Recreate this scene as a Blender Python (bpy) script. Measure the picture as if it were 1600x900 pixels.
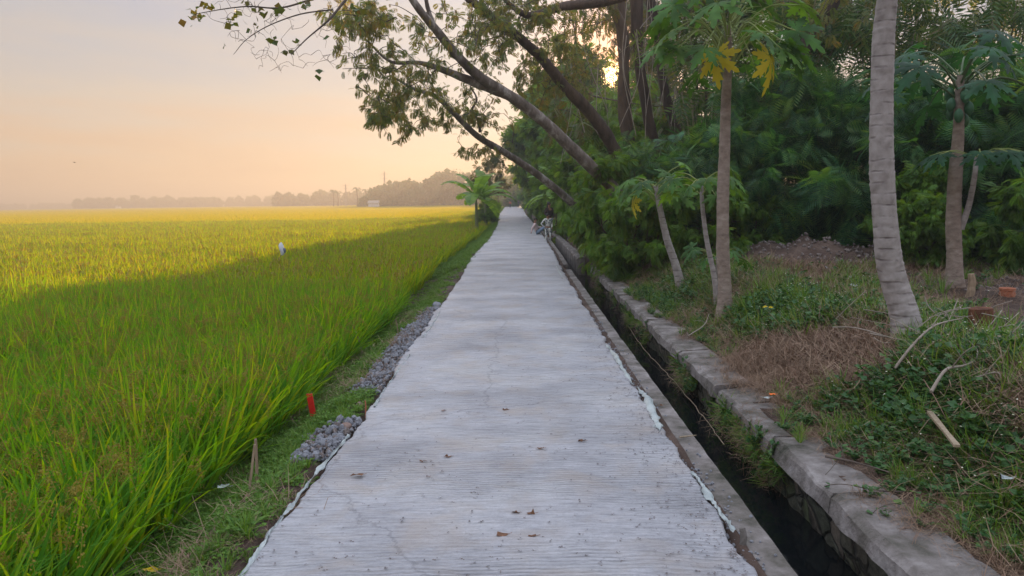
import bpy, math, random
import numpy as np
from mathutils import Matrix, Vector

# ------------------------------------------------------------------ scene
for o in list(bpy.data.objects):
    bpy.data.objects.remove(o)
SC = bpy.context.scene
COL = SC.collection
rng = np.random.default_rng(7)
random.seed(7)

# ------------------------------------------------------------------ camera
EYE = np.array([0.0, 0.0, 1.75])
YAW, PITCH, ROLL, FPX = -0.012059, 0.117899, 0.0148, 1155.0
Fv = np.array([math.sin(YAW) * math.cos(PITCH), math.cos(YAW) * math.cos(PITCH), -math.sin(PITCH)])
R0 = np.cross(Fv, [0, 0, 1]); R0 /= np.linalg.norm(R0)
U0 = np.cross(R0, Fv)
Rv = R0 * math.cos(ROLL) - U0 * math.sin(ROLL)
Uv = U0 * math.cos(ROLL) + R0 * math.sin(ROLL)
cam = bpy.data.cameras.new('camera')
camo = bpy.data.objects.new('camera', cam)
COL.objects.link(camo)
M = Matrix.Identity(4)
for i in range(3):
    M[i][0], M[i][1], M[i][2], M[i][3] = Rv[i], Uv[i], -Fv[i], EYE[i]
camo.matrix_world = M
cam.sensor_width = 36.0
cam.lens = 36.0 * FPX / 1600.0
cam.clip_start = 0.05
cam.clip_end = 4000
SC.camera = camo


def A(px, py, Y):
    d = Fv + Rv * (px - 800) / FPX - Uv * (py - 450) / FPX
    return EYE + d * (Y / d[1])


def GP(px, py, z):
    d = Fv + Rv * (px - 800) / FPX - Uv * (py - 450) / FPX
    return EYE + d * ((z - EYE[2]) / d[2])


# ------------------------------------------------------------------ sky and sun
SUND = np.array([0.1202, 0.9803, 0.1565]); SUND /= np.linalg.norm(SUND)
W = bpy.data.worlds.new('World'); SC.world = W; W.use_nodes = True
nt = W.node_tree; nt.nodes.clear()


def N(tree, t, **k):
    n = tree.nodes.new(t)
    for a, b in k.items():
        if a == 'inp':
            for i, v in b.items():
                n.inputs[i].default_value = v
        else:
            setattr(n, a, b)
    return n


def ramp(tree, stops, interp='LINEAR'):
    r = tree.nodes.new('ShaderNodeValToRGB')
    r.color_ramp.interpolation = interp
    e = r.color_ramp.elements
    while len(e) < len(stops):
        e.new(0.5)
    for i, (p, c) in enumerate(stops):
        e[i].position = p
        e[i].color = (c[0], c[1], c[2], 1)
    return r


L = nt.links.new
sky = N(nt, 'ShaderNodeTexSky', sky_type='NISHITA')
sky.sun_disc = False
sky.sun_elevation = math.radians(9.0)
sky.sun_rotation = math.radians(7.0)
sky.air_density = 1.0; sky.dust_density = 0.6; sky.ozone_density = 1.5
tc = N(nt, 'ShaderNodeTexCoord')
sep = N(nt, 'ShaderNodeSeparateXYZ')
L(tc.outputs['Generated'], sep.inputs[0])
# hazy evening gradient: peach at the horizon, lilac grey above, unseen overhead part brightened in blue to light the ground
cloud = N(nt, 'ShaderNodeTexNoise', inp={'Scale': 2.2, 'Detail': 5.0, 'Roughness': 0.55})
cmap = N(nt, 'ShaderNodeMapping', inp={'Scale': (1, 1, 7), 'Rotation': (0, 0.25, 0.3)})
L(tc.outputs['Generated'], cmap.inputs[0]); L(cmap.outputs[0], cloud.inputs[0])
cz = N(nt, 'ShaderNodeMath', operation='MULTIPLY_ADD', inp={1: 0.30, 2: -0.15})
L(cloud.outputs['Fac'], cz.inputs[0])
zz = N(nt, 'ShaderNodeMath', operation='ADD')
L(sep.outputs['Z'], zz.inputs[0]); L(cz.outputs[0], zz.inputs[1])
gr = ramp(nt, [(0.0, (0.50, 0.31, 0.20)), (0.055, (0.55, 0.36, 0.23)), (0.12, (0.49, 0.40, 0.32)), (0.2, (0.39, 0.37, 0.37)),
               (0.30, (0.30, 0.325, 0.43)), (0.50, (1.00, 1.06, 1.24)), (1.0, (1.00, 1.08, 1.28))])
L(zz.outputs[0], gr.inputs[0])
# glow round the low sun
dot = N(nt, 'ShaderNodeVectorMath', operation='DOT_PRODUCT')
nrm = N(nt, 'ShaderNodeVectorMath', operation='NORMALIZE')
L(tc.outputs['Generated'], nrm.inputs[0]); L(nrm.outputs[0], dot.inputs[0]); dot.inputs[1].default_value = tuple(SUND)


def lobe(power, col, amp):
    mx = N(nt, 'ShaderNodeMath', operation='MAXIMUM', inp={1: 0.0}); L(dot.outputs['Value'], mx.inputs[0])
    p = N(nt, 'ShaderNodeMath', operation='POWER', inp={1: power}); L(mx.outputs[0], p.inputs[0])
    m = N(nt, 'ShaderNodeVectorMath', operation='SCALE'); m.inputs[0].default_value = tuple(c * amp for c in col)
    L(p.outputs[0], m.inputs['Scale'])
    return m


l1 = lobe(8, (1.0, 0.80, 0.66), 0.14)
l2 = lobe(70, (1.0, 0.62, 0.30), 0.14)
l4 = lobe(400, (1.0, 0.30, 0.02), 1.8)
l3 = lobe(16000, (1.0, 0.66, 0.22), 12.0)
s1 = N(nt, 'ShaderNodeVectorMath', operation='ADD'); L(l1.outputs[0], s1.inputs[0]); L(l2.outputs[0], s1.inputs[1])
s2 = N(nt, 'ShaderNodeVectorMath', operation='ADD'); L(s1.outputs[0], s2.inputs[0]); L(l3.outputs[0], s2.inputs[1])
s2b = N(nt, 'ShaderNodeVectorMath', operation='ADD'); L(s2.outputs[0], s2b.inputs[0]); L(l4.outputs[0], s2b.inputs[1])
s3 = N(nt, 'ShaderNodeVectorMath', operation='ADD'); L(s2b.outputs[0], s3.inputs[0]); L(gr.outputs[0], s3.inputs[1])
veil = N(nt, 'ShaderNodeVectorMath', operation='MULTIPLY'); veil.inputs[1].default_value = (0.16, 0.17, 0.20); L(sky.outputs[0], veil.inputs[0])
bg1 = N(nt, 'ShaderNodeBackground', inp={'Strength': 0.05}); L(veil.outputs[0], bg1.inputs[0])
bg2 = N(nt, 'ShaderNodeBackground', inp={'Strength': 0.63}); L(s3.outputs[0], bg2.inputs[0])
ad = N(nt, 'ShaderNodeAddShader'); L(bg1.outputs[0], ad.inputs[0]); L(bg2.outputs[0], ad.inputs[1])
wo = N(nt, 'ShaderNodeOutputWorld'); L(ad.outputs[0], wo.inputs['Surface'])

sl = bpy.data.lights.new('sun', 'SUN'); slo = bpy.data.objects.new('sun', sl); COL.objects.link(slo)
sl.energy = 5.0; sl.angle = math.radians(0.5); sl.color = (1.0, 0.61, 0.30)
slo.rotation_euler = Vector(tuple(-SUND)).to_track_quat('-Z', 'Y').to_euler()
slo.location = (5, 40, 30)

SC.view_settings.view_transform = 'Standard'
SC.view_settings.look = 'None'
SC.view_settings.exposure = 1.0
SC.view_settings.gamma = 1.0
SC.render.engine = 'CYCLES'
cy = SC.cycles
cy.max_bounces = 6; cy.diffuse_bounces = 3; cy.glossy_bounces = 2; cy.transmission_bounces = 4
cy.transparent_max_bounces = 8; cy.volume_bounces = 0
cy.sample_clamp_indirect = 6.0; cy.sample_clamp_direct = 0.0
cy.use_denoising = True
cy.caustics_reflective = False; cy.caustics_refractive = False
try:
    cy.denoiser = 'OPENIMAGEDENOISE'
except Exception:
    pass


# ------------------------------------------------------------------ materials
def new_mat(name):
    m = bpy.data.materials.new(name); m.use_nodes = True
    m.node_tree.nodes.clear()
    return m, m.node_tree


def leaf_mat(name, cols, trans=None, tw=0.45, rough=0.55, spec=0.3, nscale=0.0):
    """cols: list of colours picked per leaf; trans: light passing through"""
    m, t = new_mat(name)
    g = N(t, 'ShaderNodeNewGeometry')
    k = len(cols)
    r = ramp(t, [(i / max(1, k - 1), c) for i, c in enumerate(cols)])
    ta = N(t, 'ShaderNodeAttribute', attribute_name='tint')
    fm = N(t, 'ShaderNodeMath', operation='MULTIPLY', inp={1: 0.35}); t.links.new(g.outputs['Random Per Island'], fm.inputs[0])
    fa = N(t, 'ShaderNodeMath', operation='MULTIPLY_ADD', inp={1: 0.65}); t.links.new(ta.outputs['Fac'], fa.inputs[0]); t.links.new(fm.outputs[0], fa.inputs[2])
    t.links.new(fa.outputs[0], r.inputs[0])
    colour = r.outputs[0]
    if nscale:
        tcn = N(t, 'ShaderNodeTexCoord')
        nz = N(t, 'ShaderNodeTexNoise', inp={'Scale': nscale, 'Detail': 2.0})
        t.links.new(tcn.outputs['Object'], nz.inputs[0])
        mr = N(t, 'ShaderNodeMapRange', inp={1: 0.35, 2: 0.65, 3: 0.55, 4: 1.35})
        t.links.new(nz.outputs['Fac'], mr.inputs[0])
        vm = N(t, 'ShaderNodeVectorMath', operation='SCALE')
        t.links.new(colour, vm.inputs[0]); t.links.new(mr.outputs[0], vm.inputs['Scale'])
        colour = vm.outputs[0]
    p = N(t, 'ShaderNodeBsdfPrincipled', inp={'Roughness': rough, 'Specular IOR Level': spec})
    t.links.new(colour, p.inputs['Base Color'])
    out = N(t, 'ShaderNodeOutputMaterial')
    if trans is None:
        t.links.new(p.outputs[0], out.inputs[0])
        return m
    tr = N(t, 'ShaderNodeBsdfTranslucent')
    mul = N(t, 'ShaderNodeVectorMath', operation='MULTIPLY'); mul.inputs[1].default_value = trans
    t.links.new(colour, mul.inputs[0]); t.links.new(mul.outputs[0], tr.inputs[0])
    mx = N(t, 'ShaderNodeMixShader', inp={0: tw})
    t.links.new(p.outputs[0], mx.inputs[1]); t.links.new(tr.outputs[0], mx.inputs[2])
    t.links.new(mx.outputs[0], out.inputs[0])
    return m


def rough_mat(name, stops, scale=4.0, detail=8.0, rough=0.85, bump=0.3, bscale=30.0, stretch=(1, 1, 1), bdist=0.02, spec=0.3, island=0.0):
    m, t = new_mat(name)
    tcn = N(t, 'ShaderNodeTexCoord')
    mp = N(t, 'ShaderNodeMapping', inp={'Scale': stretch})
    t.links.new(tcn.outputs['Object'], mp.inputs[0])
    nz = N(t, 'ShaderNodeTexNoise', inp={'Scale': scale, 'Detail': detail, 'Roughness': 0.62})
    t.links.new(mp.outputs[0], nz.inputs[0])
    r = ramp(t, stops); t.links.new(nz.outputs['Fac'], r.inputs[0])
    n2 = N(t, 'ShaderNodeTexNoise', inp={'Scale': bscale, 'Detail': 6.0, 'Roughness': 0.6})
    t.links.new(mp.outputs[0], n2.inputs[0])
    b = N(t, 'ShaderNodeBump', inp={'Strength': bump, 'Distance': bdist})
    t.links.new(n2.outputs['Fac'], b.inputs['Height'])
    p = N(t, 'ShaderNodeBsdfPrincipled', inp={'Roughness': rough, 'Specular IOR Level': spec})
    colour = r.outputs[0]
    if island:
        g = N(t, 'ShaderNodeNewGeometry')
        mr = N(t, 'ShaderNodeMapRange', inp={3: 1 - island, 4: 1 + island})
        t.links.new(g.outputs['Random Per Island'], mr.inputs[0])
        vm = N(t, 'ShaderNodeVectorMath', operation='SCALE')
        t.links.new(colour, vm.inputs[0]); t.links.new(mr.outputs[0], vm.inputs['Scale'])
        colour = vm.outputs[0]
    t.links.new(colour, p.inputs['Base Color']); t.links.new(b.outputs[0], p.inputs['Normal'])
    out = N(t, 'ShaderNodeOutputMaterial'); t.links.new(p.outputs[0], out.inputs[0])
    return m


MAT = {}
MAT['rice'] = leaf_mat('rice_leaf', [(0.042, 0.17, 0.022), (0.07, 0.24, 0.026), (0.11, 0.30, 0.028), (0.15, 0.33, 0.03), (0.24, 0.33, 0.04)],
                       (2.9, 1.75, 0.08), 0.6, 0.6, 0.08)
MAT['rice_far'] = leaf_mat('rice_leaf_distant', [(0.12, 0.22, 0.014), (0.17, 0.27, 0.015), (0.22, 0.29, 0.016), (0.28, 0.29, 0.02)],
                           (2.9, 1.75, 0.08), 0.62, 0.7, 0.05)
MAT['rice_mid'] = leaf_mat('rice_leaf_ripening', [(0.05, 0.18, 0.020), (0.085, 0.24, 0.022), (0.13, 0.29, 0.024), (0.19, 0.31, 0.028), (0.26, 0.33, 0.035)],
                           (3.1, 1.75, 0.06), 0.64, 0.6, 0.05)
MAT['rice_head'] = leaf_mat('rice_grain', [(0.20, 0.20, 0.04), (0.32, 0.25, 0.055), (0.18, 0.22, 0.04)], (1.6, 1.2, 0.4), 0.3, 0.7, 0.1)
MAT['grass'] = leaf_mat('verge_grass', [(0.07, 0.17, 0.03), (0.11, 0.24, 0.035), (0.15, 0.28, 0.04), (0.22, 0.27, 0.08)], (1.5, 1.2, 0.5), 0.4)
MAT['weed'] = leaf_mat('weed_leaf', [(0.030, 0.095, 0.028), (0.045, 0.13, 0.035), (0.075, 0.17, 0.045), (0.14, 0.22, 0.04)], (1.4, 1.2, 0.4), 0.35, 0.45, 0.4)
MAT['straw'] = leaf_mat('dry_straw', [(0.16, 0.095, 0.06), (0.28, 0.19, 0.12), (0.20, 0.11, 0.07), (0.38, 0.28, 0.18)], None)
MAT['flower'] = leaf_mat('pale_flower', [(0.55, 0.55, 0.35), (0.7, 0.68, 0.55)], None)
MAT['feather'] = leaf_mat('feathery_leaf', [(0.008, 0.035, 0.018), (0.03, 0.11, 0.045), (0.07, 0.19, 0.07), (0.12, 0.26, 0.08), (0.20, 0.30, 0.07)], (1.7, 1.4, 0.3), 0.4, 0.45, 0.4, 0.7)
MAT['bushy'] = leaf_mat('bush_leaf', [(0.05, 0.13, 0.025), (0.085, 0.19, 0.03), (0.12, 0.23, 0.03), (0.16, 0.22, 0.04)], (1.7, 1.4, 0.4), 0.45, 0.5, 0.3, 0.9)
MAT['tallleaf'] = leaf_mat('tall_tree_leaf', [(0.05, 0.09, 0.025), (0.07, 0.12, 0.03), (0.10, 0.12, 0.03), (0.12, 0.08, 0.03)], (1.9, 1.3, 0.4), 0.42, 0.5, 0.3)
MAT['lean_leaf'] = leaf_mat('leaning_tree_leaf', [(0.07, 0.12, 0.05), (0.11, 0.17, 0.06), (0.18, 0.20, 0.06), (0.22, 0.14, 0.07)], (1.9, 1.4, 0.6), 0.55, 0.5, 0.3)
MAT['papaya'] = leaf_mat('papaya_leaf', [(0.04, 0.12, 0.035), (0.07, 0.18, 0.04), (0.13, 0.26, 0.04)], (1.6, 1.3, 0.3), 0.4, 0.55, 0.25, 3.0)
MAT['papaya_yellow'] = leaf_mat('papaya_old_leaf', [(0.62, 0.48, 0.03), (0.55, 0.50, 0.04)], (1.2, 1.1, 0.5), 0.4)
MAT['papaya_dark'] = leaf_mat('papaya_dark_leaf', [(0.018, 0.075, 0.035), (0.035, 0.12, 0.05)], (1.5, 1.3, 0.4), 0.45, 0.5, 0.25, 3.0)  # darker teal leaf colour for the forked papaya
MAT['bamboo'] = rough_mat('bamboo_stem', [(0.3, (0.14, 0.12, 0.06)), (0.7, (0.30, 0.27, 0.16))], 5, 4, 0.5, 0.1, 20)
MAT['bambooleaf'] = leaf_mat('bamboo_leaf', [(0.02, 0.06, 0.022), (0.05, 0.12, 0.035), (0.10, 0.19, 0.045), (0.22, 0.20, 0.11)], (1.7, 1.3, 0.3), 0.45, 0.45, 0.35)
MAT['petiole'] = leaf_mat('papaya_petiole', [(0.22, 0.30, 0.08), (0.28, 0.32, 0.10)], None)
MAT['petiole_dark'] = leaf_mat('papaya_dark_petiole', [(0.06, 0.10, 0.04), (0.09, 0.13, 0.05)], None)  # darker stalks to go with the dark teal leaves
MAT['fruit'] = rough_mat('papaya_fruit', [(0.3, (0.03, 0.10, 0.05)), (0.7, (0.06, 0.16, 0.07))], 8, 3, 0.45, 0.05)
MAT['banana'] = leaf_mat('banana_leaf', [(0.10, 0.22, 0.04), (0.17, 0.32, 0.05), (0.25, 0.42, 0.06)], (1.5, 1.3, 0.5), 0.5, 0.4, 0.4)
MAT['bananastem'] = rough_mat('banana_stem', [(0.3, (0.12, 0.15, 0.06)), (0.7, (0.22, 0.22, 0.10))], 5, 4, 0.6, 0.3, 20, (1, 1, 0.2))
MAT['bark'] = rough_mat('grey_brown_bark', [(0.3, (0.085, 0.065, 0.05)), (0.52, (0.19, 0.155, 0.13)), (0.66, (0.42, 0.38, 0.34))], 5, 8, 0.9, 0.8, 16, (1, 1, 0.4), 0.04)
MAT['darkbark'] = rough_mat('dark_bark', [(0.3, (0.035, 0.025, 0.02)), (0.7, (0.12, 0.085, 0.065))], 4, 8, 0.9, 0.8, 14, (1, 1, 0.3), 0.04)
MAT['twig'] = rough_mat('twig_bark', [(0.3, (0.06, 0.045, 0.035)), (0.7, (0.14, 0.11, 0.09))], 6, 3, 0.9, 0.1)
MAT['drytwig'] = rough_mat('bare_twig', [(0.3, (0.22, 0.18, 0.14)), (0.7, (0.36, 0.31, 0.26))], 6, 3, 0.9, 0.1, 20)
MAT['soil'] = rough_mat('brown_soil', [(0.25, (0.035, 0.024, 0.018)), (0.5, (0.085, 0.055, 0.042)), (0.75, (0.17, 0.12, 0.095))], 1.6, 12, 0.95, 0.9, 14, (1, 1, 1), 0.06)
MAT['stone'] = rough_mat('grey_gravel', [(0.3, (0.14, 0.145, 0.16)), (0.7, (0.30, 0.305, 0.33))], 9, 5, 0.85, 0.4, 40, (1, 1, 1), 0.01, 0.3, 0.35)
MAT['rubblestone'] = rough_mat('dirty_rubble', [(0.3, (0.09, 0.07, 0.06)), (0.55, (0.20, 0.165, 0.15)), (0.7, (0.42, 0.40, 0.40))], 5, 5, 0.9, 0.5, 30, (1, 1, 1), 0.02, 0.3, 0.5)
MAT['redstone'] = rough_mat('brown_rock', [(0.3, (0.16, 0.10, 0.08)), (0.7, (0.33, 0.24, 0.20))], 7, 6, 0.9, 0.6, 25, (1, 1, 1), 0.02)
MAT['debris'] = leaf_mat('path_grit', [(0.07, 0.07, 0.075), (0.20, 0.20, 0.22), (0.10, 0.06, 0.04), (0.42, 0.42, 0.44)], None)
MAT['deadleaf'] = rough_mat('dead_leaf', [(0.3, (0.10, 0.05, 0.03)), (0.7, (0.22, 0.11, 0.06))], 30, 3, 0.8, 0.3, 60)
MAT['plastic'] = rough_mat('plastic_sheeting', [(0.35, (0.26, 0.30, 0.30)), (0.55, (0.43, 0.48, 0.47)), (0.7, (0.30, 0.29, 0.25))], 5, 5, 0.42, 0.4, 18, (1, 1, 1), 0.02, 0.5)
MAT['red'] = rough_mat('red_paint', [(0.3, (0.62, 0.02, 0.015)), (0.7, (0.78, 0.035, 0.02))], 15, 3, 0.5, 0.1)
MAT['wood'] = rough_mat('weathered_wood', [(0.3, (0.20, 0.14, 0.09)), (0.7, (0.40, 0.30, 0.20))], 6, 6, 0.85, 0.4, 40, (6, 6, 0.5), 0.01)
MAT['palewood'] = rough_mat('pale_plank', [(0.3, (0.24, 0.18, 0.12)), (0.7, (0.40, 0.32, 0.22))], 6, 6, 0.8, 0.4, 30, (6, 6, 0.5), 0.01)
MAT['white'] = rough_mat('white_cloth', [(0.3, (0.55, 0.58, 0.68)), (0.7, (0.75, 0.76, 0.82))], 6, 4, 0.7, 0.3, 12)
MAT['greycloth'] = rough_mat('grey_cloth', [(0.3, (0.10, 0.13, 0.20)), (0.7, (0.2, 0.24, 0.34))], 8, 4, 0.8, 0.3, 12)
MAT['terra'] = rough_mat('terracotta', [(0.3, (0.32, 0.10, 0.05)), (0.7, (0.50, 0.20, 0.11))], 8, 4, 0.85, 0.3, 20)
MAT['stump'] = rough_mat('red_brown_stump', [(0.3, (0.07, 0.03, 0.018)), (0.7, (0.26, 0.11, 0.06))], 8, 8, 0.95, 0.9, 25, (1, 1, 0.4), 0.04)
MAT['yellow'] = leaf_mat('yellow_leaf', [(0.75, 0.55, 0.02), (0.75, 0.55, 0.02)], (1.1, 1, 0.5), 0.3)
MAT['orange'] = leaf_mat('orange_wrap', [(0.8, 0.18, 0.03), (0.8, 0.18, 0.03)], None)
MAT['skin'] = leaf_mat('skin', [(0.28, 0.15, 0.09), (0.28, 0.15, 0.09)], None)
MAT['hair'] = leaf_mat('hair', [(0.012, 0.010, 0.009), (0.012, 0.010, 0.009)], None)
MAT['pink'] = leaf_mat('pink_cloth', [(0.62, 0.48, 0.46), (0.62, 0.48, 0.46)], None, rough=0.9)
MAT['jeans'] = leaf_mat('blue_denim', [(0.20, 0.28, 0.38), (0.20, 0.28, 0.38)], None, rough=0.9)
MAT['darktop'] = leaf_mat('dark_brown_cloth', [(0.05, 0.035, 0.033), (0.05, 0.035, 0.033)], None, rough=0.9)
MAT['greytrousers'] = leaf_mat('grey_trousers', [(0.22, 0.24, 0.24), (0.22, 0.24, 0.24)], None, rough=0.9)
MAT['orangetop'] = leaf_mat('orange_red_cloth', [(0.60, 0.13, 0.05), (0.60, 0.13, 0.05)], None, rough=0.9)
MAT['navy'] = leaf_mat('navy_cloth', [(0.05, 0.07, 0.11), (0.05, 0.07, 0.11)], None, rough=0.9)
MAT['black'] = leaf_mat('black_rubber', [(0.02, 0.02, 0.02), (0.02, 0.02, 0.02)], None)
MAT['metal'] = leaf_mat('painted_metal', [(0.10, 0.10, 0.11), (0.10, 0.10, 0.11)], None, rough=0.35, spec=0.5)
MAT['pole'] = leaf_mat('galvanised_steel', [(0.25, 0.24, 0.23), (0.25, 0.24, 0.23)], None)
MAT['farwood'] = leaf_mat('far_wood_leaf', [(0.05, 0.10, 0.035), (0.09, 0.15, 0.05)], (1.5, 1.2, 0.4), 0.3)


def patterned(name):
    m, t = new_mat(name)
    tcn = N(t, 'ShaderNodeTexCoord')
    v = N(t, 'ShaderNodeTexVoronoi', inp={'Scale': 9.0}); t.links.new(tcn.outputs['Object'], v.inputs[0])
    r = ramp(t, [(0.0, (0.12, 0.15, 0.17)), (0.42, (0.16, 0.18, 0.19)), (0.5, (0.62, 0.63, 0.58)), (1.0, (0.70, 0.70, 0.65))])
    t.links.new(v.outputs['Distance'], r.inputs[0])
    p = N(t, 'ShaderNodeBsdfPrincipled', inp={'Roughness': 0.9}); t.links.new(r.outputs[0], p.inputs[0])
    o = N(t, 'ShaderNodeOutputMaterial'); t.links.new(p.outputs[0], o.inputs[0])
    return m


MAT['pattern'] = patterned('patterned_cloth')


def papaya_bark(name, dark=1.0):
    m, t = new_mat(name)
    tcn = N(t, 'ShaderNodeTexCoord')
    sp = N(t, 'ShaderNodeSeparateXYZ'); t.links.new(tcn.outputs['Object'], sp.inputs[0])
    nz = N(t, 'ShaderNodeTexNoise', inp={'Scale': 5.0, 'Detail': 6.0}); t.links.new(tcn.outputs['Object'], nz.inputs[0])
    ma = N(t, 'ShaderNodeMath', operation='MULTIPLY_ADD', inp={1: 0.05}); t.links.new(nz.outputs['Fac'], ma.inputs[0]); t.links.new(sp.outputs['Z'], ma.inputs[2])
    fr = N(t, 'ShaderNodeMath', operation='MULTIPLY', inp={1: 60.0}); t.links.new(ma.outputs[0], fr.inputs[0])
    sn = N(t, 'ShaderNodeMath', operation='SINE'); t.links.new(fr.outputs[0], sn.inputs[0])
    pw = N(t, 'ShaderNodeMapRange', inp={1: 0.75, 2: 0.95, 3: 0.0, 4: 0.8}); t.links.new(sn.outputs[0], pw.inputs[0])
    n3 = N(t, 'ShaderNodeTexNoise', inp={'Scale': 9.0, 'Detail': 5.0}); t.links.new(tcn.outputs['Object'], n3.inputs[0])
    m3 = N(t, 'ShaderNodeMapRange', inp={1: 0.45, 2: 0.65}); t.links.new(n3.outputs['Fac'], m3.inputs[0])
    ml = N(t, 'ShaderNodeMath', operation='MULTIPLY'); t.links.new(pw.outputs[0], ml.inputs[0]); t.links.new(m3.outputs[0], ml.inputs[1])
    r = ramp(t, [(0.25, tuple(dark * c for c in (0.20, 0.17, 0.155))), (0.5, tuple(dark * c for c in (0.32, 0.285, 0.265))), (0.75, tuple(dark * c for c in (0.42, 0.38, 0.36)))])
    n2 = N(t, 'ShaderNodeTexNoise', inp={'Scale': 11.0, 'Detail': 8.0}); t.links.new(tcn.outputs['Object'], n2.inputs[0])
    t.links.new(n2.outputs['Fac'], r.inputs[0])
    mx = N(t, 'ShaderNodeMixRGB', inp={2: (0.13, 0.105, 0.10, 1)}); t.links.new(ml.outputs[0], mx.inputs[0]); t.links.new(r.outputs[0], mx.inputs[1])
    b = N(t, 'ShaderNodeBump', inp={'Strength': 0.5, 'Distance': 0.012}); b.invert = True
    ad2 = N(t, 'ShaderNodeMath', operation='MULTIPLY_ADD', inp={1: 0.5}); t.links.new(n2.outputs['Fac'], ad2.inputs[0]); t.links.new(ml.outputs[0], ad2.inputs[2])
    t.links.new(ad2.outputs[0], b.inputs['Height'])
    p = N(t, 'ShaderNodeBsdfPrincipled', inp={'Roughness': 0.75}); t.links.new(mx.outputs[0], p.inputs[0]); t.links.new(b.outputs[0], p.inputs['Normal'])
    o = N(t, 'ShaderNodeOutputMaterial'); t.links.new(p.outputs[0], o.inputs[0])
    return m


MAT['papbark'] = papaya_bark('papaya_bark', 0.95)
MAT['papbark_brown'] = rough_mat('papaya_brown_bark', [(0.25, (0.15, 0.115, 0.09)), (0.5, (0.27, 0.21, 0.17)), (0.75, (0.38, 0.32, 0.27))], 7, 8, 0.85, 0.9, 22, (1, 1, 1.6), 0.02)


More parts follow.
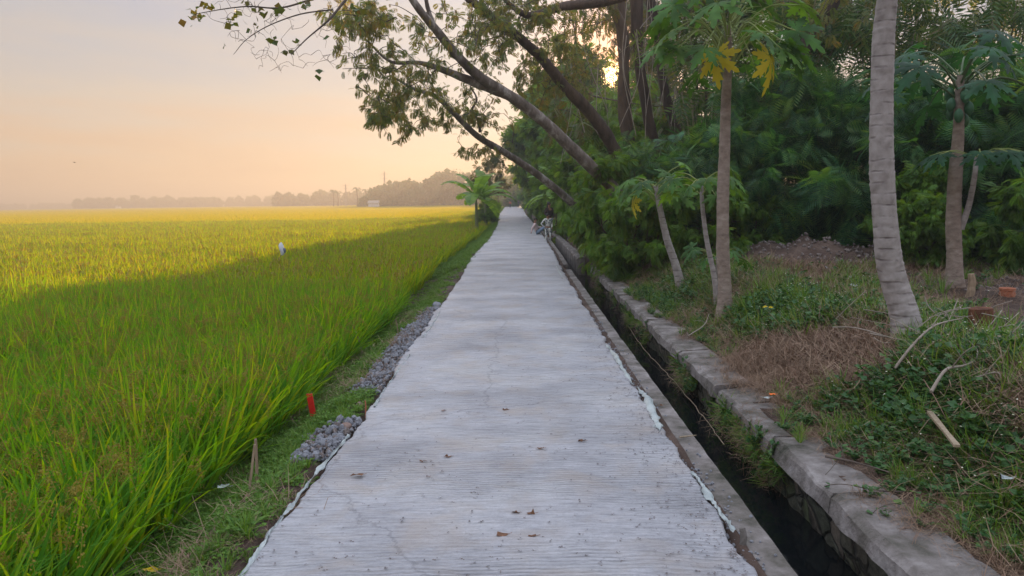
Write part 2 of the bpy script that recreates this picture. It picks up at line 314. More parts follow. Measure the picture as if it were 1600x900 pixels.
def concrete_mat(name):
    m, t = new_mat(name)
    ln = t.links.new
    tcn = N(t, 'ShaderNodeTexCoord')
    sp = N(t, 'ShaderNodeSeparateXYZ'); ln(tcn.outputs['Object'], sp.inputs[0])
    warp_m = N(t, 'ShaderNodeMapping', inp={'Scale': (0.9, 0.7, 1)}); ln(tcn.outputs['Object'], warp_m.inputs[0])
    warp = N(t, 'ShaderNodeTexNoise', inp={'Scale': 1.5, 'Detail': 4.0, 'Roughness': 0.5}); ln(warp_m.outputs[0], warp.inputs[0])
    y = N(t, 'ShaderNodeMath', operation='MULTIPLY_ADD', inp={1: 0.24}); ln(warp.outputs['Fac'], y.inputs[0]); ln(sp.outputs['Y'], y.inputs[2])
    ph = N(t, 'ShaderNodeMath', operation='MULTIPLY', inp={1: 2 * math.pi / 0.036}); ln(y.outputs[0], ph.inputs[0])
    sn = N(t, 'ShaderNodeMath', operation='SINE'); ln(ph.outputs[0], sn.inputs[0])
    s01 = N(t, 'ShaderNodeMapRange', inp={1: -1.0, 2: 0.3, 3: 0.0, 4: 1.0}); ln(sn.outputs[0], s01.inputs[0])
    # coarser rake ridges
    ph2 = N(t, 'ShaderNodeMath', operation='MULTIPLY', inp={1: 2 * math.pi / 0.13}); ln(y.outputs[0], ph2.inputs[0])
    sn2 = N(t, 'ShaderNodeMath', operation='SINE'); ln(ph2.outputs[0], sn2.inputs[0])
    mk_m = N(t, 'ShaderNodeMapping', inp={'Scale': (0.35, 1.1, 1)}); ln(tcn.outputs['Object'], mk_m.inputs[0])
    mk = N(t, 'ShaderNodeTexNoise', inp={'Scale': 1.3, 'Detail': 3.0}); ln(mk_m.outputs[0], mk.inputs[0])
    mkr = N(t, 'ShaderNodeMapRange', inp={1: 0.42, 2: 0.62, 3: 0.05, 4: 1.0}); ln(mk.outputs['Fac'], mkr.inputs[0])
    # short streaks along X
    st_m = N(t, 'ShaderNodeMapping', inp={'Scale': (2.5, 22, 1)}); ln(tcn.outputs['Object'], st_m.inputs[0])
    st = N(t, 'ShaderNodeTexNoise', inp={'Scale': 2.0, 'Detail': 6.0, 'Roughness': 0.7}); ln(st_m.outputs[0], st.inputs[0])
    fine = N(t, 'ShaderNodeTexNoise', inp={'Scale': 55.0, 'Detail': 6.0, 'Roughness': 0.7}); ln(tcn.outputs['Object'], fine.inputs[0])
    big = N(t, 'ShaderNodeTexNoise', inp={'Scale': 0.9, 'Detail': 7.0, 'Roughness': 0.6}); ln(tcn.outputs['Object'], big.inputs[0])
    # height
    h1 = N(t, 'ShaderNodeMath', operation='MULTIPLY'); ln(s01.outputs[0], h1.inputs[0]); ln(mkr.outputs[0], h1.inputs[1])
    h2 = N(t, 'ShaderNodeMath', operation='MULTIPLY_ADD', inp={1: 0.9}); ln(st.outputs['Fac'], h2.inputs[0]); ln(h1.outputs[0], h2.inputs[2])
    h3 = N(t, 'ShaderNodeMath', operation='MULTIPLY_ADD', inp={1: 0.8}); ln(fine.outputs['Fac'], h3.inputs[0]); ln(h2.outputs[0], h3.inputs[2])
    h4 = N(t, 'ShaderNodeMath', operation='MULTIPLY_ADD', inp={1: 0.35}); ln(sn2.outputs[0], h4.inputs[0]); ln(h3.outputs[0], h4.inputs[2])
    b = N(t, 'ShaderNodeBump', inp={'Strength': 0.9, 'Distance': 0.011}); ln(h4.outputs[0], b.inputs['Height'])
    # colour
    r = ramp(t, [(0.3, (0.27, 0.27, 0.29)), (0.5, (0.39, 0.39, 0.415)), (0.7, (0.49, 0.485, 0.49))]); ln(big.outputs['Fac'], r.inputs[0])
    lr = N(t, 'ShaderNodeMapRange', inp={1: 0.0, 2: 0.35, 3: 0.72, 4: 1.0}); ln(s01.outputs[0], lr.inputs[0])
    lm = N(t, 'ShaderNodeMixRGB', inp={1: (1, 1, 1, 1)}); ln(mkr.outputs[0], lm.inputs[0]); ln(lr.outputs[0], lm.inputs[2])
    m1 = N(t, 'ShaderNodeMixRGB', blend_type='MULTIPLY', inp={0: 1.0}); ln(r.outputs[0], m1.inputs[1]); ln(lm.outputs[0], m1.inputs[2])
    sr = N(t, 'ShaderNodeMapRange', inp={1: 0.33, 2: 0.58, 3: 0.66, 4: 1.10}); ln(st.outputs['Fac'], sr.inputs[0])
    m2 = N(t, 'ShaderNodeVectorMath', operation='SCALE'); ln(m1.outputs[0], m2.inputs[0]); ln(sr.outputs[0], m2.inputs['Scale'])
    fr = N(t, 'ShaderNodeMapRange', inp={1: 0.3, 2: 0.6, 3: 0.85, 4: 1.05}); ln(fine.outputs['Fac'], fr.inputs[0])
    m3 = N(t, 'ShaderNodeVectorMath', operation='SCALE'); ln(m2.outputs[0], m3.inputs[0]); ln(fr.outputs[0], m3.inputs['Scale'])
    # brown smears of dried mud
    mud = N(t, 'ShaderNodeTexNoise', inp={'Scale': 2.6, 'Detail': 5.0, 'Roughness': 0.55, 'Distortion': 0.6}); ln(tcn.outputs['Object'], mud.inputs[0])
    mudr = N(t, 'ShaderNodeMapRange', inp={1: 0.62, 2: 0.75, 3: 0.0, 4: 0.6}); mudr.inputs[1].default_value = 0.48; ln(mud.outputs['Fac'], mudr.inputs[0])
    m4 = N(t, 'ShaderNodeMixRGB', inp={2: (0.37, 0.305, 0.25, 1)}); ln(mudr.outputs[0], m4.inputs[0]); ln(m3.outputs[0], m4.inputs[1])
    ck = N(t, 'ShaderNodeTexVoronoi', inp={'Scale': 0.42}); ck.feature = 'DISTANCE_TO_EDGE'
    cw = N(t, 'ShaderNodeMixRGB', inp={0: 0.35}); wn = N(t, 'ShaderNodeTexNoise', inp={'Scale': 1.7, 'Detail': 8.0, 'Roughness': 0.7}); ln(tcn.outputs['Object'], wn.inputs[0])
    ln(tcn.outputs['Object'], cw.inputs[1]); ln(wn.outputs['Color'], cw.inputs[2]); ln(cw.outputs[0], ck.inputs[0])
    cr = N(t, 'ShaderNodeMapRange', inp={1: 0.0008, 2: 0.004, 3: 0.72, 4: 1.0}); ln(ck.outputs['Distance'], cr.inputs[0])
    m4b = N(t, 'ShaderNodeVectorMath', operation='SCALE'); ln(m4.outputs[0], m4b.inputs[0]); ln(cr.outputs[0], m4b.inputs['Scale']); m4 = m4b
    # scratched pits
    vo = N(t, 'ShaderNodeTexVoronoi', inp={'Scale': 9.0}); vo.feature = 'F1'; ln(tcn.outputs['Object'], vo.inputs[0])
    vr = N(t, 'ShaderNodeMapRange', inp={1: 0.03, 2: 0.07, 3: 0.45, 4: 1.0}); ln(vo.outputs['Distance'], vr.inputs[0])
    m5 = N(t, 'ShaderNodeVectorMath', operation='SCALE'); ln(m4.outputs[0], m5.inputs[0]); ln(vr.outputs[0], m5.inputs['Scale'])
    p = N(t, 'ShaderNodeBsdfPrincipled', inp={'Roughness': 0.5, 'Specular IOR Level': 0.55})
    ln(m5.outputs[0], p.inputs[0]); ln(b.outputs[0], p.inputs['Normal'])
    o = N(t, 'ShaderNodeOutputMaterial'); ln(p.outputs[0], o.inputs[0])
    return m


MAT['path'] = concrete_mat('brushed_concrete')
MAT['oldconcrete'] = rough_mat('weathered_concrete', [(0.30, (0.05, 0.050, 0.036)), (0.42, (0.12, 0.108, 0.092)), (0.55, (0.20, 0.178, 0.165)), (0.70, (0.32, 0.295, 0.28))], 4.5, 12, 0.85, 0.9, 16, (1, 1, 1), 0.03)


def stonewall_mat():
    m, t = new_mat('mossy_rubble_stone'); ln = t.links.new
    tcn = N(t, 'ShaderNodeTexCoord')
    nzd = N(t, 'ShaderNodeTexNoise', inp={'Scale': 3.0, 'Detail': 3.0}); ln(tcn.outputs['Object'], nzd.inputs[0])
    mixv = N(t, 'ShaderNodeMixRGB', inp={0: 0.18}); ln(tcn.outputs['Object'], mixv.inputs[1]); ln(nzd.outputs['Color'], mixv.inputs[2])
    v = N(t, 'ShaderNodeTexVoronoi', inp={'Scale': 5.5}); v.feature = 'DISTANCE_TO_EDGE'; ln(mixv.outputs[0], v.inputs[0])
    v2 = N(t, 'ShaderNodeTexVoronoi', inp={'Scale': 5.5}); ln(mixv.outputs[0], v2.inputs[0])
    sp = N(t, 'ShaderNodeSeparateColor'); ln(v2.outputs['Color'], sp.inputs[0])
    r = ramp(t, [(0.0, (0.10, 0.085, 0.06)), (0.4, (0.06, 0.07, 0.045)), (0.75, (0.15, 0.12, 0.09)), (1.0, (0.08, 0.10, 0.045))]); ln(sp.outputs[0], r.inputs[0])
    er = N(t, 'ShaderNodeMapRange', inp={1: 0.0, 2: 0.10, 3: 0.25, 4: 1.0}); ln(v.outputs['Distance'], er.inputs[0])
    sc = N(t, 'ShaderNodeVectorMath', operation='SCALE'); ln(r.outputs[0], sc.inputs[0]); ln(er.outputs[0], sc.inputs['Scale'])
    ns = N(t, 'ShaderNodeTexNoise', inp={'Scale': 16.0, 'Detail': 8.0, 'Roughness': 0.7}); ln(tcn.outputs['Object'], ns.inputs[0])
    nr = N(t, 'ShaderNodeMapRange', inp={1: 0.3, 2: 0.7, 3: 0.4, 4: 1.6}); ln(ns.outputs['Fac'], nr.inputs[0])
    s2 = N(t, 'ShaderNodeVectorMath', operation='SCALE'); ln(sc.outputs[0], s2.inputs[0]); ln(nr.outputs[0], s2.inputs['Scale'])
    hh = N(t, 'ShaderNodeMath', operation='MULTIPLY_ADD', inp={1: 0.5}); ln(ns.outputs['Fac'], hh.inputs[0]); ln(er.outputs[0], hh.inputs[2])
    b = N(t, 'ShaderNodeBump', inp={'Strength': 1.0, 'Distance': 0.05}); ln(hh.outputs[0], b.inputs['Height'])
    p = N(t, 'ShaderNodeBsdfPrincipled', inp={'Roughness': 0.85}); ln(s2.outputs[0], p.inputs[0]); ln(b.outputs[0], p.inputs['Normal'])
    o = N(t, 'ShaderNodeOutputMaterial'); ln(p.outputs[0], o.inputs[0])
    return m


MAT['rubblewall'] = stonewall_mat()


def water_mat():
    m, t = new_mat('dark_canal_water'); ln = t.links.new
    tcn = N(t, 'ShaderNodeTexCoord')
    ns = N(t, 'ShaderNodeTexNoise', inp={'Scale': 6.0, 'Detail': 3.0}); ln(tcn.outputs['Object'], ns.inputs[0])
    b = N(t, 'ShaderNodeBump', inp={'Strength': 0.15, 'Distance': 0.02}); ln(ns.outputs['Fac'], b.inputs['Height'])
    p = N(t, 'ShaderNodeBsdfPrincipled', inp={'Base Color': (0.006, 0.008, 0.009, 1), 'Roughness': 0.06, 'Specular IOR Level': 0.5}); ln(b.outputs[0], p.inputs['Normal'])
    o = N(t, 'ShaderNodeOutputMaterial'); ln(p.outputs[0], o.inputs[0])
    return m


MAT['water'] = water_mat()


# ------------------------------------------------------------------ mesh helpers
class G:
    def __init__(s):
        s.V = []; s.F = []; s.T = []; s.n = 0

    def add(s, V, F, m=0, tint=None):
        V = np.asarray(V, dtype=np.float64).reshape(-1, 3)
        F = np.asarray(F, dtype=np.int64)
        if len(V) == 0 or len(F) == 0:
            return s
        s.F.append((F + s.n, m)); s.V.append(V); s.n += len(V)
        s.T.append(np.full(len(F), rng.random()) if tint is None else tint)
        return s

    def mesh(s, name, mats, smooth=False):
        me = bpy.data.meshes.new(name)
        V = np.concatenate(s.V)
        loops = np.concatenate([F.ravel() for F, m in s.F])
        sizes = np.concatenate([np.full(len(F), F.shape[1]) for F, m in s.F])
        mi = np.concatenate([np.full(len(F), m) for F, m in s.F])
        starts = np.concatenate([[0], np.cumsum(sizes)[:-1]])
        me.vertices.add(len(V)); me.vertices.foreach_set('co', V.astype(np.float32).ravel())
        me.loops.add(len(loops)); me.loops.foreach_set('vertex_index', loops.astype(np.int32))
        me.polygons.add(len(sizes)); me.polygons.foreach_set('loop_start', starts.astype(np.int32))
        me.polygons.foreach_set('material_index', mi.astype(np.int32))
        me.polygons.foreach_set('use_smooth', np.full(len(sizes), bool(smooth)))
        for k in mats:
            me.materials.append(MAT[k])
        T = np.concatenate(s.T)
        if len(T) == len(sizes):
            at = me.attributes.new('tint', 'FLOAT', 'FACE'); at.data.foreach_set('value', T.astype(np.float32))
        me.update(calc_edges=True)
        me.validate()
        return me

    def build(s, name, mats, parent=None, smooth=False, loc=None):
        if isinstance(mats, str):
            mats = [mats]
        me = s.mesh(name, mats, smooth)
        o = bpy.data.objects.new(name, me); COL.objects.link(o)
        if parent is not None:
            o.parent = parent
        if loc is not None:
            o.location = loc
        return o


def tag(o, label=None, cat=None, group=None, kind=None):
    if label: o['label'] = label
    if cat: o['category'] = cat
    if group: o['group'] = group
    if kind: o['kind'] = kind
    return o


def empty(name, loc=(0, 0, 0), rz=0, label=None, cat=None, group=None, s=1.0):
    o = bpy.data.objects.new(name, None); COL.objects.link(o)
    o.location = tuple(loc); o.rotation_euler = (0, 0, rz); o.scale = (s, s, s)
    o.empty_display_size = 0.1
    return tag(o, label, cat, group)


def copy_tree(o, parent=None):
    c = o.copy(); COL.objects.link(c); c.parent = parent
    for ch in list(o.children):
        copy_tree(ch, c)
    return c


def frames(P):
    P = np.asarray(P, float)
    T = np.gradient(P, axis=0); T /= np.linalg.norm(T, axis=1)[:, None] + 1e-12
    a = np.array([0, 0, 1.0]) if abs(T[0][2]) < 0.9 else np.array([1.0, 0, 0])
    u = np.cross(T[0], a); u /= np.linalg.norm(u)
    U = []
    for t in T:
        u = u - t * (u @ t); u /= np.linalg.norm(u) + 1e-12
        U.append(u)
    U = np.array(U); Vv = np.cross(T, U)
    return T, U, Vv


def tube(g, P, r, n=8, m=0, cap=True, noise=0.0):
    P = np.asarray(P, float); k = len(P)
    r = np.broadcast_to(np.asarray(r, float), (k,))
    T, U, Vv = frames(P)
    a = np.linspace(0, 2 * np.pi, n, endpoint=False)
    rr = r[:, None] * (1 + noise * rng.standard_normal((k, n)))
    X = P[:, None, :] + rr[:, :, None] * (np.cos(a)[None, :, None] * U[:, None, :] + np.sin(a)[None, :, None] * Vv[:, None, :])
    V = X.reshape(-1, 3)
    i = np.arange(k - 1)[:, None] * n; j = np.arange(n)[None, :]; j2 = (j + 1) % n
    F = np.stack([i + j, i + j2, i + n + j2, i + n + j], -1).reshape(-1, 4)
    g.add(V, F, m)
    if cap and n > 3:
        for e, p in ((0, P[0]), (k - 1, P[-1])):
            ring = X[e]
            Vc = np.vstack([ring, p[None]])
            ft = [[q, (q + 1) % n, n] if e else [(q + 1) % n, q, n] for q in range(n)]
            g.add(Vc, ft, m)


def spline(P, k=8):
    """Catmull-Rom through P, k steps per span"""
    P = np.asarray(P, float)
    Q = np.vstack([2 * P[0] - P[1], P, 2 * P[-1] - P[-2]])
    out = []
    for i in range(1, len(Q) - 2):
        for t in np.linspace(0, 1, k, endpoint=False):
            a, b, c, d = Q[i - 1], Q[i], Q[i + 1], Q[i + 2]
            out.append(0.5 * ((2 * b) + (-a + c) * t + (2 * a - 5 * b + 4 * c - d) * t * t + (-a + 3 * b - 3 * c + d) * t ** 3))
    out.append(P[-1])
    return np.array(out)


def stampR(g, Vt, Ft, P, Rm, S, m=0):
    """place n copies of a template"""
    n = len(P); k = len(Vt)
    S = np.asarray(S, float)
    S = S.reshape(n, 1, 1) if S.ndim == 1 else S.reshape(n, 1, 3)
    V = np.einsum('nij,kj->nki', Rm, Vt) if S.shape[-1] == 1 else None
    if V is None:
        V = np.einsum('nij,nkj->nki', Rm, Vt[None] * S)
    else:
        V = V * S
    V = V + P[:, None, :]
    F = (np.asarray(Ft)[None] + (np.arange(n) * k)[:, None, None]).reshape(-1, np.asarray(Ft).shape[1])
    g.add(V.reshape(-1, 3), F, m, np.repeat(rng.random(n), len(Ft)))


def rot_from(D, roll=None, up=(0, 0, 1)):
    """matrices whose Y column is D, Z column near up"""
    D = D / (np.linalg.norm(D, axis=1)[:, None] + 1e-9)
    up = np.broadcast_to(np.asarray(up, float), D.shape)
    X = np.cross(D, up); nx = np.linalg.norm(X, axis=1)[:, None]
    X = np.where(nx < 1e-3, np.array([[1.0, 0, 0]]), X / (nx + 1e-9))
    Z = np.cross(X, D)
    if roll is not None:
        c, s = np.cos(roll)[:, None], np.sin(roll)[:, None]
        X, Z = X * c + Z * s, Z * c - X * s
    return np.stack([X, D, Z], -1)


def rdir(n, zlo=-1, zhi=1):
    z = rng.uniform(zlo, zhi, n); a = rng.uniform(0, 2 * np.pi, n); q = np.sqrt(np.clip(1 - z * z, 0, 1))
    return np.stack([q * np.cos(a), q * np.sin(a), z], -1)


LEAF_V = np.array([[0, 0, 0], [0.30, 0.42, 0.05], [0, 1, -0.06], [-0.30, 0.42, 0.05]], float); LEAF_F = [[0, 1, 2, 3]]


def sprig(n_pairs, L, lw, droop=0.25, rach=0.012, wf=0.2):
    """pinnate spray along +Y"""
    V = []; F = []
    ts = np.linspace(0.18, 1, n_pairs)
    for t in ts:
        y = t * L; z = -droop * t * t * L
        ll = lw * (0.65 + 0.6 * math.sin(math.pi * min(1, t * 0.9)))
        for sg in (-1, 1):
            b = len(V)
            ax = np.array([sg * 0.86, 0.5, -0.12]); ax /= np.linalg.norm(ax); w = ll * wf
            side = np.array([-ax[1], ax[0], 0]) * w
            p = np.array([0, y, z])
            V += [p, p + ax * ll * 0.45 + side, p + ax * ll, p + ax * ll * 0.45 - side]
            F.append([b, b + 1, b + 2, b + 3])
    b = len(V)
    V += [[-rach * L, 0, 0], [rach * L, 0, 0], [0.003 * L, L, -droop * L], [-0.003 * L, L, -droop * L]]
    F.append([b, b + 1, b + 2, b + 3])
    return np.array(V, float), np.array(F)


def frond(n_side, L, droop=0.3, sub=0.28):
    """bipinnate feathery frond: a rachis with narrow plumes each side"""
    V = []; F = []
    for t in np.linspace(0.15, 1, n_side):
        y = t * L; z = -droop * t * t * L
        pl = sub * L * (0.5 + 0.8 * math.sin(math.pi * min(1, 0.15 + t * 0.75)))
        for sg in (-1, 1):
            ax = np.array([sg * 0.8, 0.6, -0.2]); ax /= np.linalg.norm(ax)
            nrm_ = np.array([-ax[1], ax[0], 0])
            nl = 5
            for q in range(nl):
                u = (q + 0.6) / nl
                p = np.array([0, y, z]) + ax * pl * u + np.array([0, 0, -0.12 * pl * u * u])
                w = pl * 0.26 * (1 - 0.35 * u)
                for s2 in (-1, 1):
                    b = len(V)
                    d = nrm_ * s2 * 0.85 + ax * 0.5
                    V += [p, p + d * w * 0.5 + ax * w * 0.13, p + d * w, p + d * w * 0.5 - ax * w * 0.13]
                    F.append([b, b + 1, b + 2, b + 3])
    b = len(V)
    V += [[-0.008 * L, 0, 0], [0.008 * L, 0, 0], [0.003 * L, L, -droop * L], [-0.003 * L, L, -droop * L]]
    F.append([b, b + 1, b + 2, b + 3])
    return np.array(V, float), np.array(F)


def scatter(name, P, E, S, K, sources, kind='stuff', label=None, cat=None):
    """one object whose points carry copies of unlinked source meshes"""
    me = bpy.data.meshes.new(name); n = len(P)
    me.vertices.add(n); me.vertices.foreach_set('co', np.asarray(P, np.float32).ravel())
    a = me.attributes.new('rot', 'FLOAT_VECTOR', 'POINT'); a.data.foreach_set('vector', np.asarray(E, np.float32).ravel())
    S = np.asarray(S, np.float32)
    if S.ndim == 1:
        S = np.repeat(S[:, None], 3, 1)
    a = me.attributes.new('scl', 'FLOAT_VECTOR', 'POINT'); a.data.foreach_set('vector', S.astype(np.float32).ravel())
    a = me.attributes.new('idx', 'INT', 'POINT'); a.data.foreach_set('value', np.asarray(K, np.int32))
    o = bpy.data.objects.new(name, me); COL.objects.link(o)
    t = bpy.data.node_groups.new(name, 'GeometryNodeTree')
    t.interface.new_socket('Geometry', in_out='INPUT', socket_type='NodeSocketGeometry')
    t.interface.new_socket('Geometry', in_out='OUTPUT', socket_type='NodeSocketGeometry')
    gi = t.nodes.new('NodeGroupInput'); go = t.nodes.new('NodeGroupOutput')
    iop = t.nodes.new('GeometryNodeInstanceOnPoints')
    join = t.nodes.new('GeometryNodeJoinGeometry')
    for s_ in reversed(sources):                            # a join lists the last link first
        oi = t.nodes.new('GeometryNodeObjectInfo'); oi.inputs['Object'].default_value = s_
        oi.inputs['As Instance'].default_value = True
        t.links.new(oi.outputs['Geometry'], join.inputs[0])
    t.links.new(gi.outputs[0], iop.inputs['Points']); t.links.new(join.outputs[0], iop.inputs['Instance'])
    iop.inputs['Pick Instance'].default_value = True
    for nm, ty, sk in (('rot', 'FLOAT_VECTOR', 'Rotation'), ('scl', 'FLOAT_VECTOR', 'Scale'), ('idx', 'INT', 'Instance Index')):
        na = t.nodes.new('GeometryNodeInputNamedAttribute'); na.data_type = ty; na.inputs['Name'].default_value = nm
        t.links.new(na.outputs['Attribute'], iop.inputs[sk])
    t.links.new(iop.outputs[0], go.inputs[0])
    md = o.modifiers.new('scatter', 'NODES'); md.node_group = t
    return tag(o, label, cat, None, kind)


def source(g, name, mats, smooth=False):
    if isinstance(mats, str): mats = [mats]
    return bpy.data.objects.new(name, g.mesh(name, mats, smooth))


def vnoise(x, y, s=1.0, seed=0):
    """cheap smooth value noise, -1..1"""
    x = np.asarray(x, float) * s + seed * 13.7; y = np.asarray(y, float) * s + seed * 7.3
    xi, yi = np.floor(x), np.floor(y); fx, fy = x - xi, y - yi
    fx = fx * fx * (3 - 2 * fx); fy = fy * fy * (3 - 2 * fy)
    h = lambda a, b: (np.sin(a * 127.1 + b * 311.7 + seed) * 43758.5453) % 1.0
    v = (h(xi, yi) * (1 - fx) + h(xi + 1, yi) * fx) * (1 - fy) + (h(xi, yi + 1) * (1 - fx) + h(xi + 1, yi + 1) * fx) * fy
    return v * 2 - 1


def sstep(t):
    t = np.clip(t, 0, 1); return t * t * (3 - 2 * t)


def lerp_tab(y, tab):
    return np.interp(y, [a for a, b in tab], [b for a, b in tab])


LEFT_TAB = [(0, -1.35), (8, -1.33), (16, -1.40), (24, -1.5), (35, -1.42), (55, -1.65), (92, -2.7), (150, -3.4), (230, -4.5)]
RIGHT_TAB = [(0, 1.07), (10, 1.05), (18, 1.06), (24, 1.12), (35, 1.15), (55, 1.05), (92, 0.75), (150, 0.7), (230, 0.2)]
ledgeL = lambda y: lerp_tab(y, RIGHT_TAB) + 0.07


def canal_on(y):
    return np.ones_like(np.asarray(y, float))


def ground_z(x, y):
    x = np.asarray(x, float); y = np.asarray(y, float)
    le = lerp_tab(y, LEFT_TAB); re = lerp_tab(y, RIGHT_TAB); dx = re - 1.06
    z = np.full(np.broadcast(x, y).shape, -0.16)
    d = le - x
    vg = -0.05 - 0.30 * sstep((d - 0.15) / 0.75) + 0.03 * vnoise(x, y, 3.0, 1) + 0.02 * vnoise(x, y, 7.0, 2)
    z = np.where(d > 0.0, vg, z)
    z = np.where(d > 1.1, -0.36, z)
    xr = x - dx
    near = 1 - sstep((y - 70) / 60)
    gap = -0.045 + 0.012 * vnoise(x, y, 14, 4)
    z = np.where((xr > 1.05) & (xr <= 1.36), gap - 0.06 * (xr > 1.18), z)
    z = np.where((xr > 1.24) & (xr <= 2.06), -0.85, z)
    t = xr - 2.26
    bk = -0.085 + 0.40 * sstep(t / 1.5) + (0.05 * vnoise(x, y, 1.6, 5) + 0.035 * vnoise(x, y, 4.5, 6)) * sstep(t / 0.5)
    bk = bk + 0.16 * np.exp(-((x - 3.5) ** 2 / 0.8 + (y - 5.2) ** 2 / 1.8))
    bk = bk + 0.5 * np.exp(-((x - 5.9) ** 2 / 3.5 + (y - 15.3) ** 2 / 2.2)) * (1 + 0.3 * vnoise(x, y, 3.5, 9))
    z = np.where(xr > 2.06, bk, z)
    return z


def grid_sheet(xs, ys, zf):
    X, Y = np.meshgrid(xs, ys)
    Z = zf(X, Y)
    V = np.stack([X, Y, Z], -1).reshape(-1, 3)
    nx, ny = len(xs), len(ys)
    i = np.arange(ny - 1)[:, None] * nx; j = np.arange(nx - 1)[None, :]
    F = np.stack([i + j, i + j + 1, i + nx + j + 1, i + nx + j], -1).reshape(-1, 4)
    return V, F


# ------------------------------------------------------------------ ground, path, water
xs = np.concatenate([[-1500, -600, -250, -100, -40, -15, -6, -3.6], np.arange(-3.0, -1.0, 0.12), np.arange(-1.0, 1.01, 0.5),
                     [1.05, 1.10, 1.15, 1.2, 1.235, 1.245, 1.5, 1.8, 2.05, 2.065], np.arange(2.12, 9.0, 0.11), np.arange(9.2, 16, 0.6), [18, 24, 40, 100, 250, 600, 1500]])
ys = np.concatenate([[-30, -10, -4], np.arange(-2, 20, 0.13), np.arange(20, 60, 1.0), np.arange(62, 130, 5), [140, 180, 230, 300, 450, 700, 1000, 1500]])
g = G(); g.add(*grid_sheet(xs, ys, ground_z)); tag(g.build('ground', 'soil', smooth=True), kind='structure')

# the concrete path: a slab with ragged edges
ys = np.concatenate([np.arange(-3, 14, 0.04), np.arange(14, 60, 0.15), np.arange(60, 232, 2.0)])
nL = 1.5 * 0.028 * vnoise(ys, ys * 0, 1.1, 3) + 0.026 * vnoise(ys, ys * 0, 5, 4) + 0.014 * vnoise(ys, ys * 0, 19, 5)
nR = 0.022 * vnoise(ys, ys * 0, 1.3, 6) + 0.024 * vnoise(ys, ys * 0, 6, 7) + 0.014 * vnoise(ys, ys * 0, 22, 8)
nL += 0.10 * sstep((vnoise(ys, ys * 0, 0.35, 11) - 0.2) * 2) * (ys > 9)
xl = lerp_tab(ys, LEFT_TAB) + nL; xr = lerp_tab(ys, RIGHT_TAB) + nR
cols = np.concatenate([[0, 0], [0.006], np.linspace(0.02, 0.98, 30), [0.994], [1, 1]])
V = []
for k, u in enumerate(cols):
    x = xl * (1 - u) + xr * u
    z = np.zeros_like(ys) + 0.004 * vnoise(x, ys, 2.5, 12) + 0.012 * np.sin(math.pi * u)
    if k in (1, len(cols) - 2):
        z = z - 0.012 + 0.006 * vnoise(ys, ys * 0, 25, 13)
    if k in (0, len(cols) - 1):
        z = z * 0 - 0.16
    V.append(np.stack([x, ys, z], -1))
V = np.stack(V, 1).reshape(-1, 3); nc = len(cols)
i = np.arange(len(ys) - 1)[:, None] * nc; j = np.arange(nc - 1)[None, :]
F = np.stack([i + j, i + j + 1, i + nc + j + 1, i + nc + j], -1).reshape(-1, 4)
g = G(); g.add(V, F); tag(g.build('concrete_path', 'path', smooth=True), kind='structure')

# canal water
yw = np.concatenate([np.arange(-3, 60, 1.0), np.arange(60, 130, 5)])
dxw = lerp_tab(yw, RIGHT_TAB) - 1.06
V = np.concatenate([np.stack([dxw + 1.24, yw, yw * 0 - 0.5], -1), np.stack([dxw + 2.3, yw, yw * 0 - 0.5], -1)])
n = len(yw); F = [[q, n + q, n + q + 1, q + 1] for q in range(n - 1)]
g = G(); g.add(V, F); tag(g.build('canal_water', 'water'), kind='structure')


def prism_y(g, prof, ys, jit=0.0, seed=1, m=0, dxf=None):
    """a closed profile (x,z) swept along Y with uneven surface"""
    prof = np.asarray(prof, float); k = len(prof); n = len(ys)
    V = np.zeros((n, k, 3))
    for q in range(k):
        V[:, q, 0] = prof[q, 0] + jit * vnoise(ys, ys * 0 + q * 3.3, 2.2, seed) + 0.5 * jit * vnoise(ys, ys * 0 + q * 5.1, 8, seed + 3)
        V[:, q, 2] = prof[q, 1] + jit * vnoise(ys, ys * 0 + q * 1.7, 2.7, seed + 1) + 0.5 * jit * vnoise(ys, ys * 0 + q * 2.9, 9, seed + 5)
        V[:, q, 1] = ys
        if dxf is not None:
            V[:, q, 0] += dxf(ys)
    i = np.arange(n - 1)[:, None] * k; j = np.arange(k)[None, :]; j2 = (j + 1) % k
    F = np.stack([i + j, i + j2, i + k + j2, i + k + j], -1).reshape(-1, 4)
    g.add(V.reshape(-1, 3), F, m)
    for e in (0, n - 1):
        Vc = np.vstack([V[e], V[e].mean(0)[None]])
        g.add(Vc, [[q, (q + 1) % k, k] for q in range(k)], m)


dxr = lambda y: lerp_tab(y, RIGHT_TAB) - 1.06
# inner ledge between path and canal
LEDGE = [(1.125, -0.6), (1.125, -0.085), (1.14, -0.055), (1.30, -0.05), (1.312, -0.065), (1.29, -0.9)]
for a, b, lab in ((-2.5, 19.2, 'long narrow grey concrete ledge along the right edge of the path'),
                  (20.6, 55, 'farther piece of concrete ledge beyond the break, near the sitting people')):
    r = empty('canal_ledge', (1.2, a, 0), label=lab, cat='ledge', group='concrete edges of the canal')
    g = G(); prism_y(g, np.array(LEDGE) - [1.2, 0], np.arange(a, b, 0.07) - a, 0.009, 21 + int(a), 0, (lambda y, a=a: dxr(y + a)))
    g.build('ledge_top', 'oldconcrete', r)

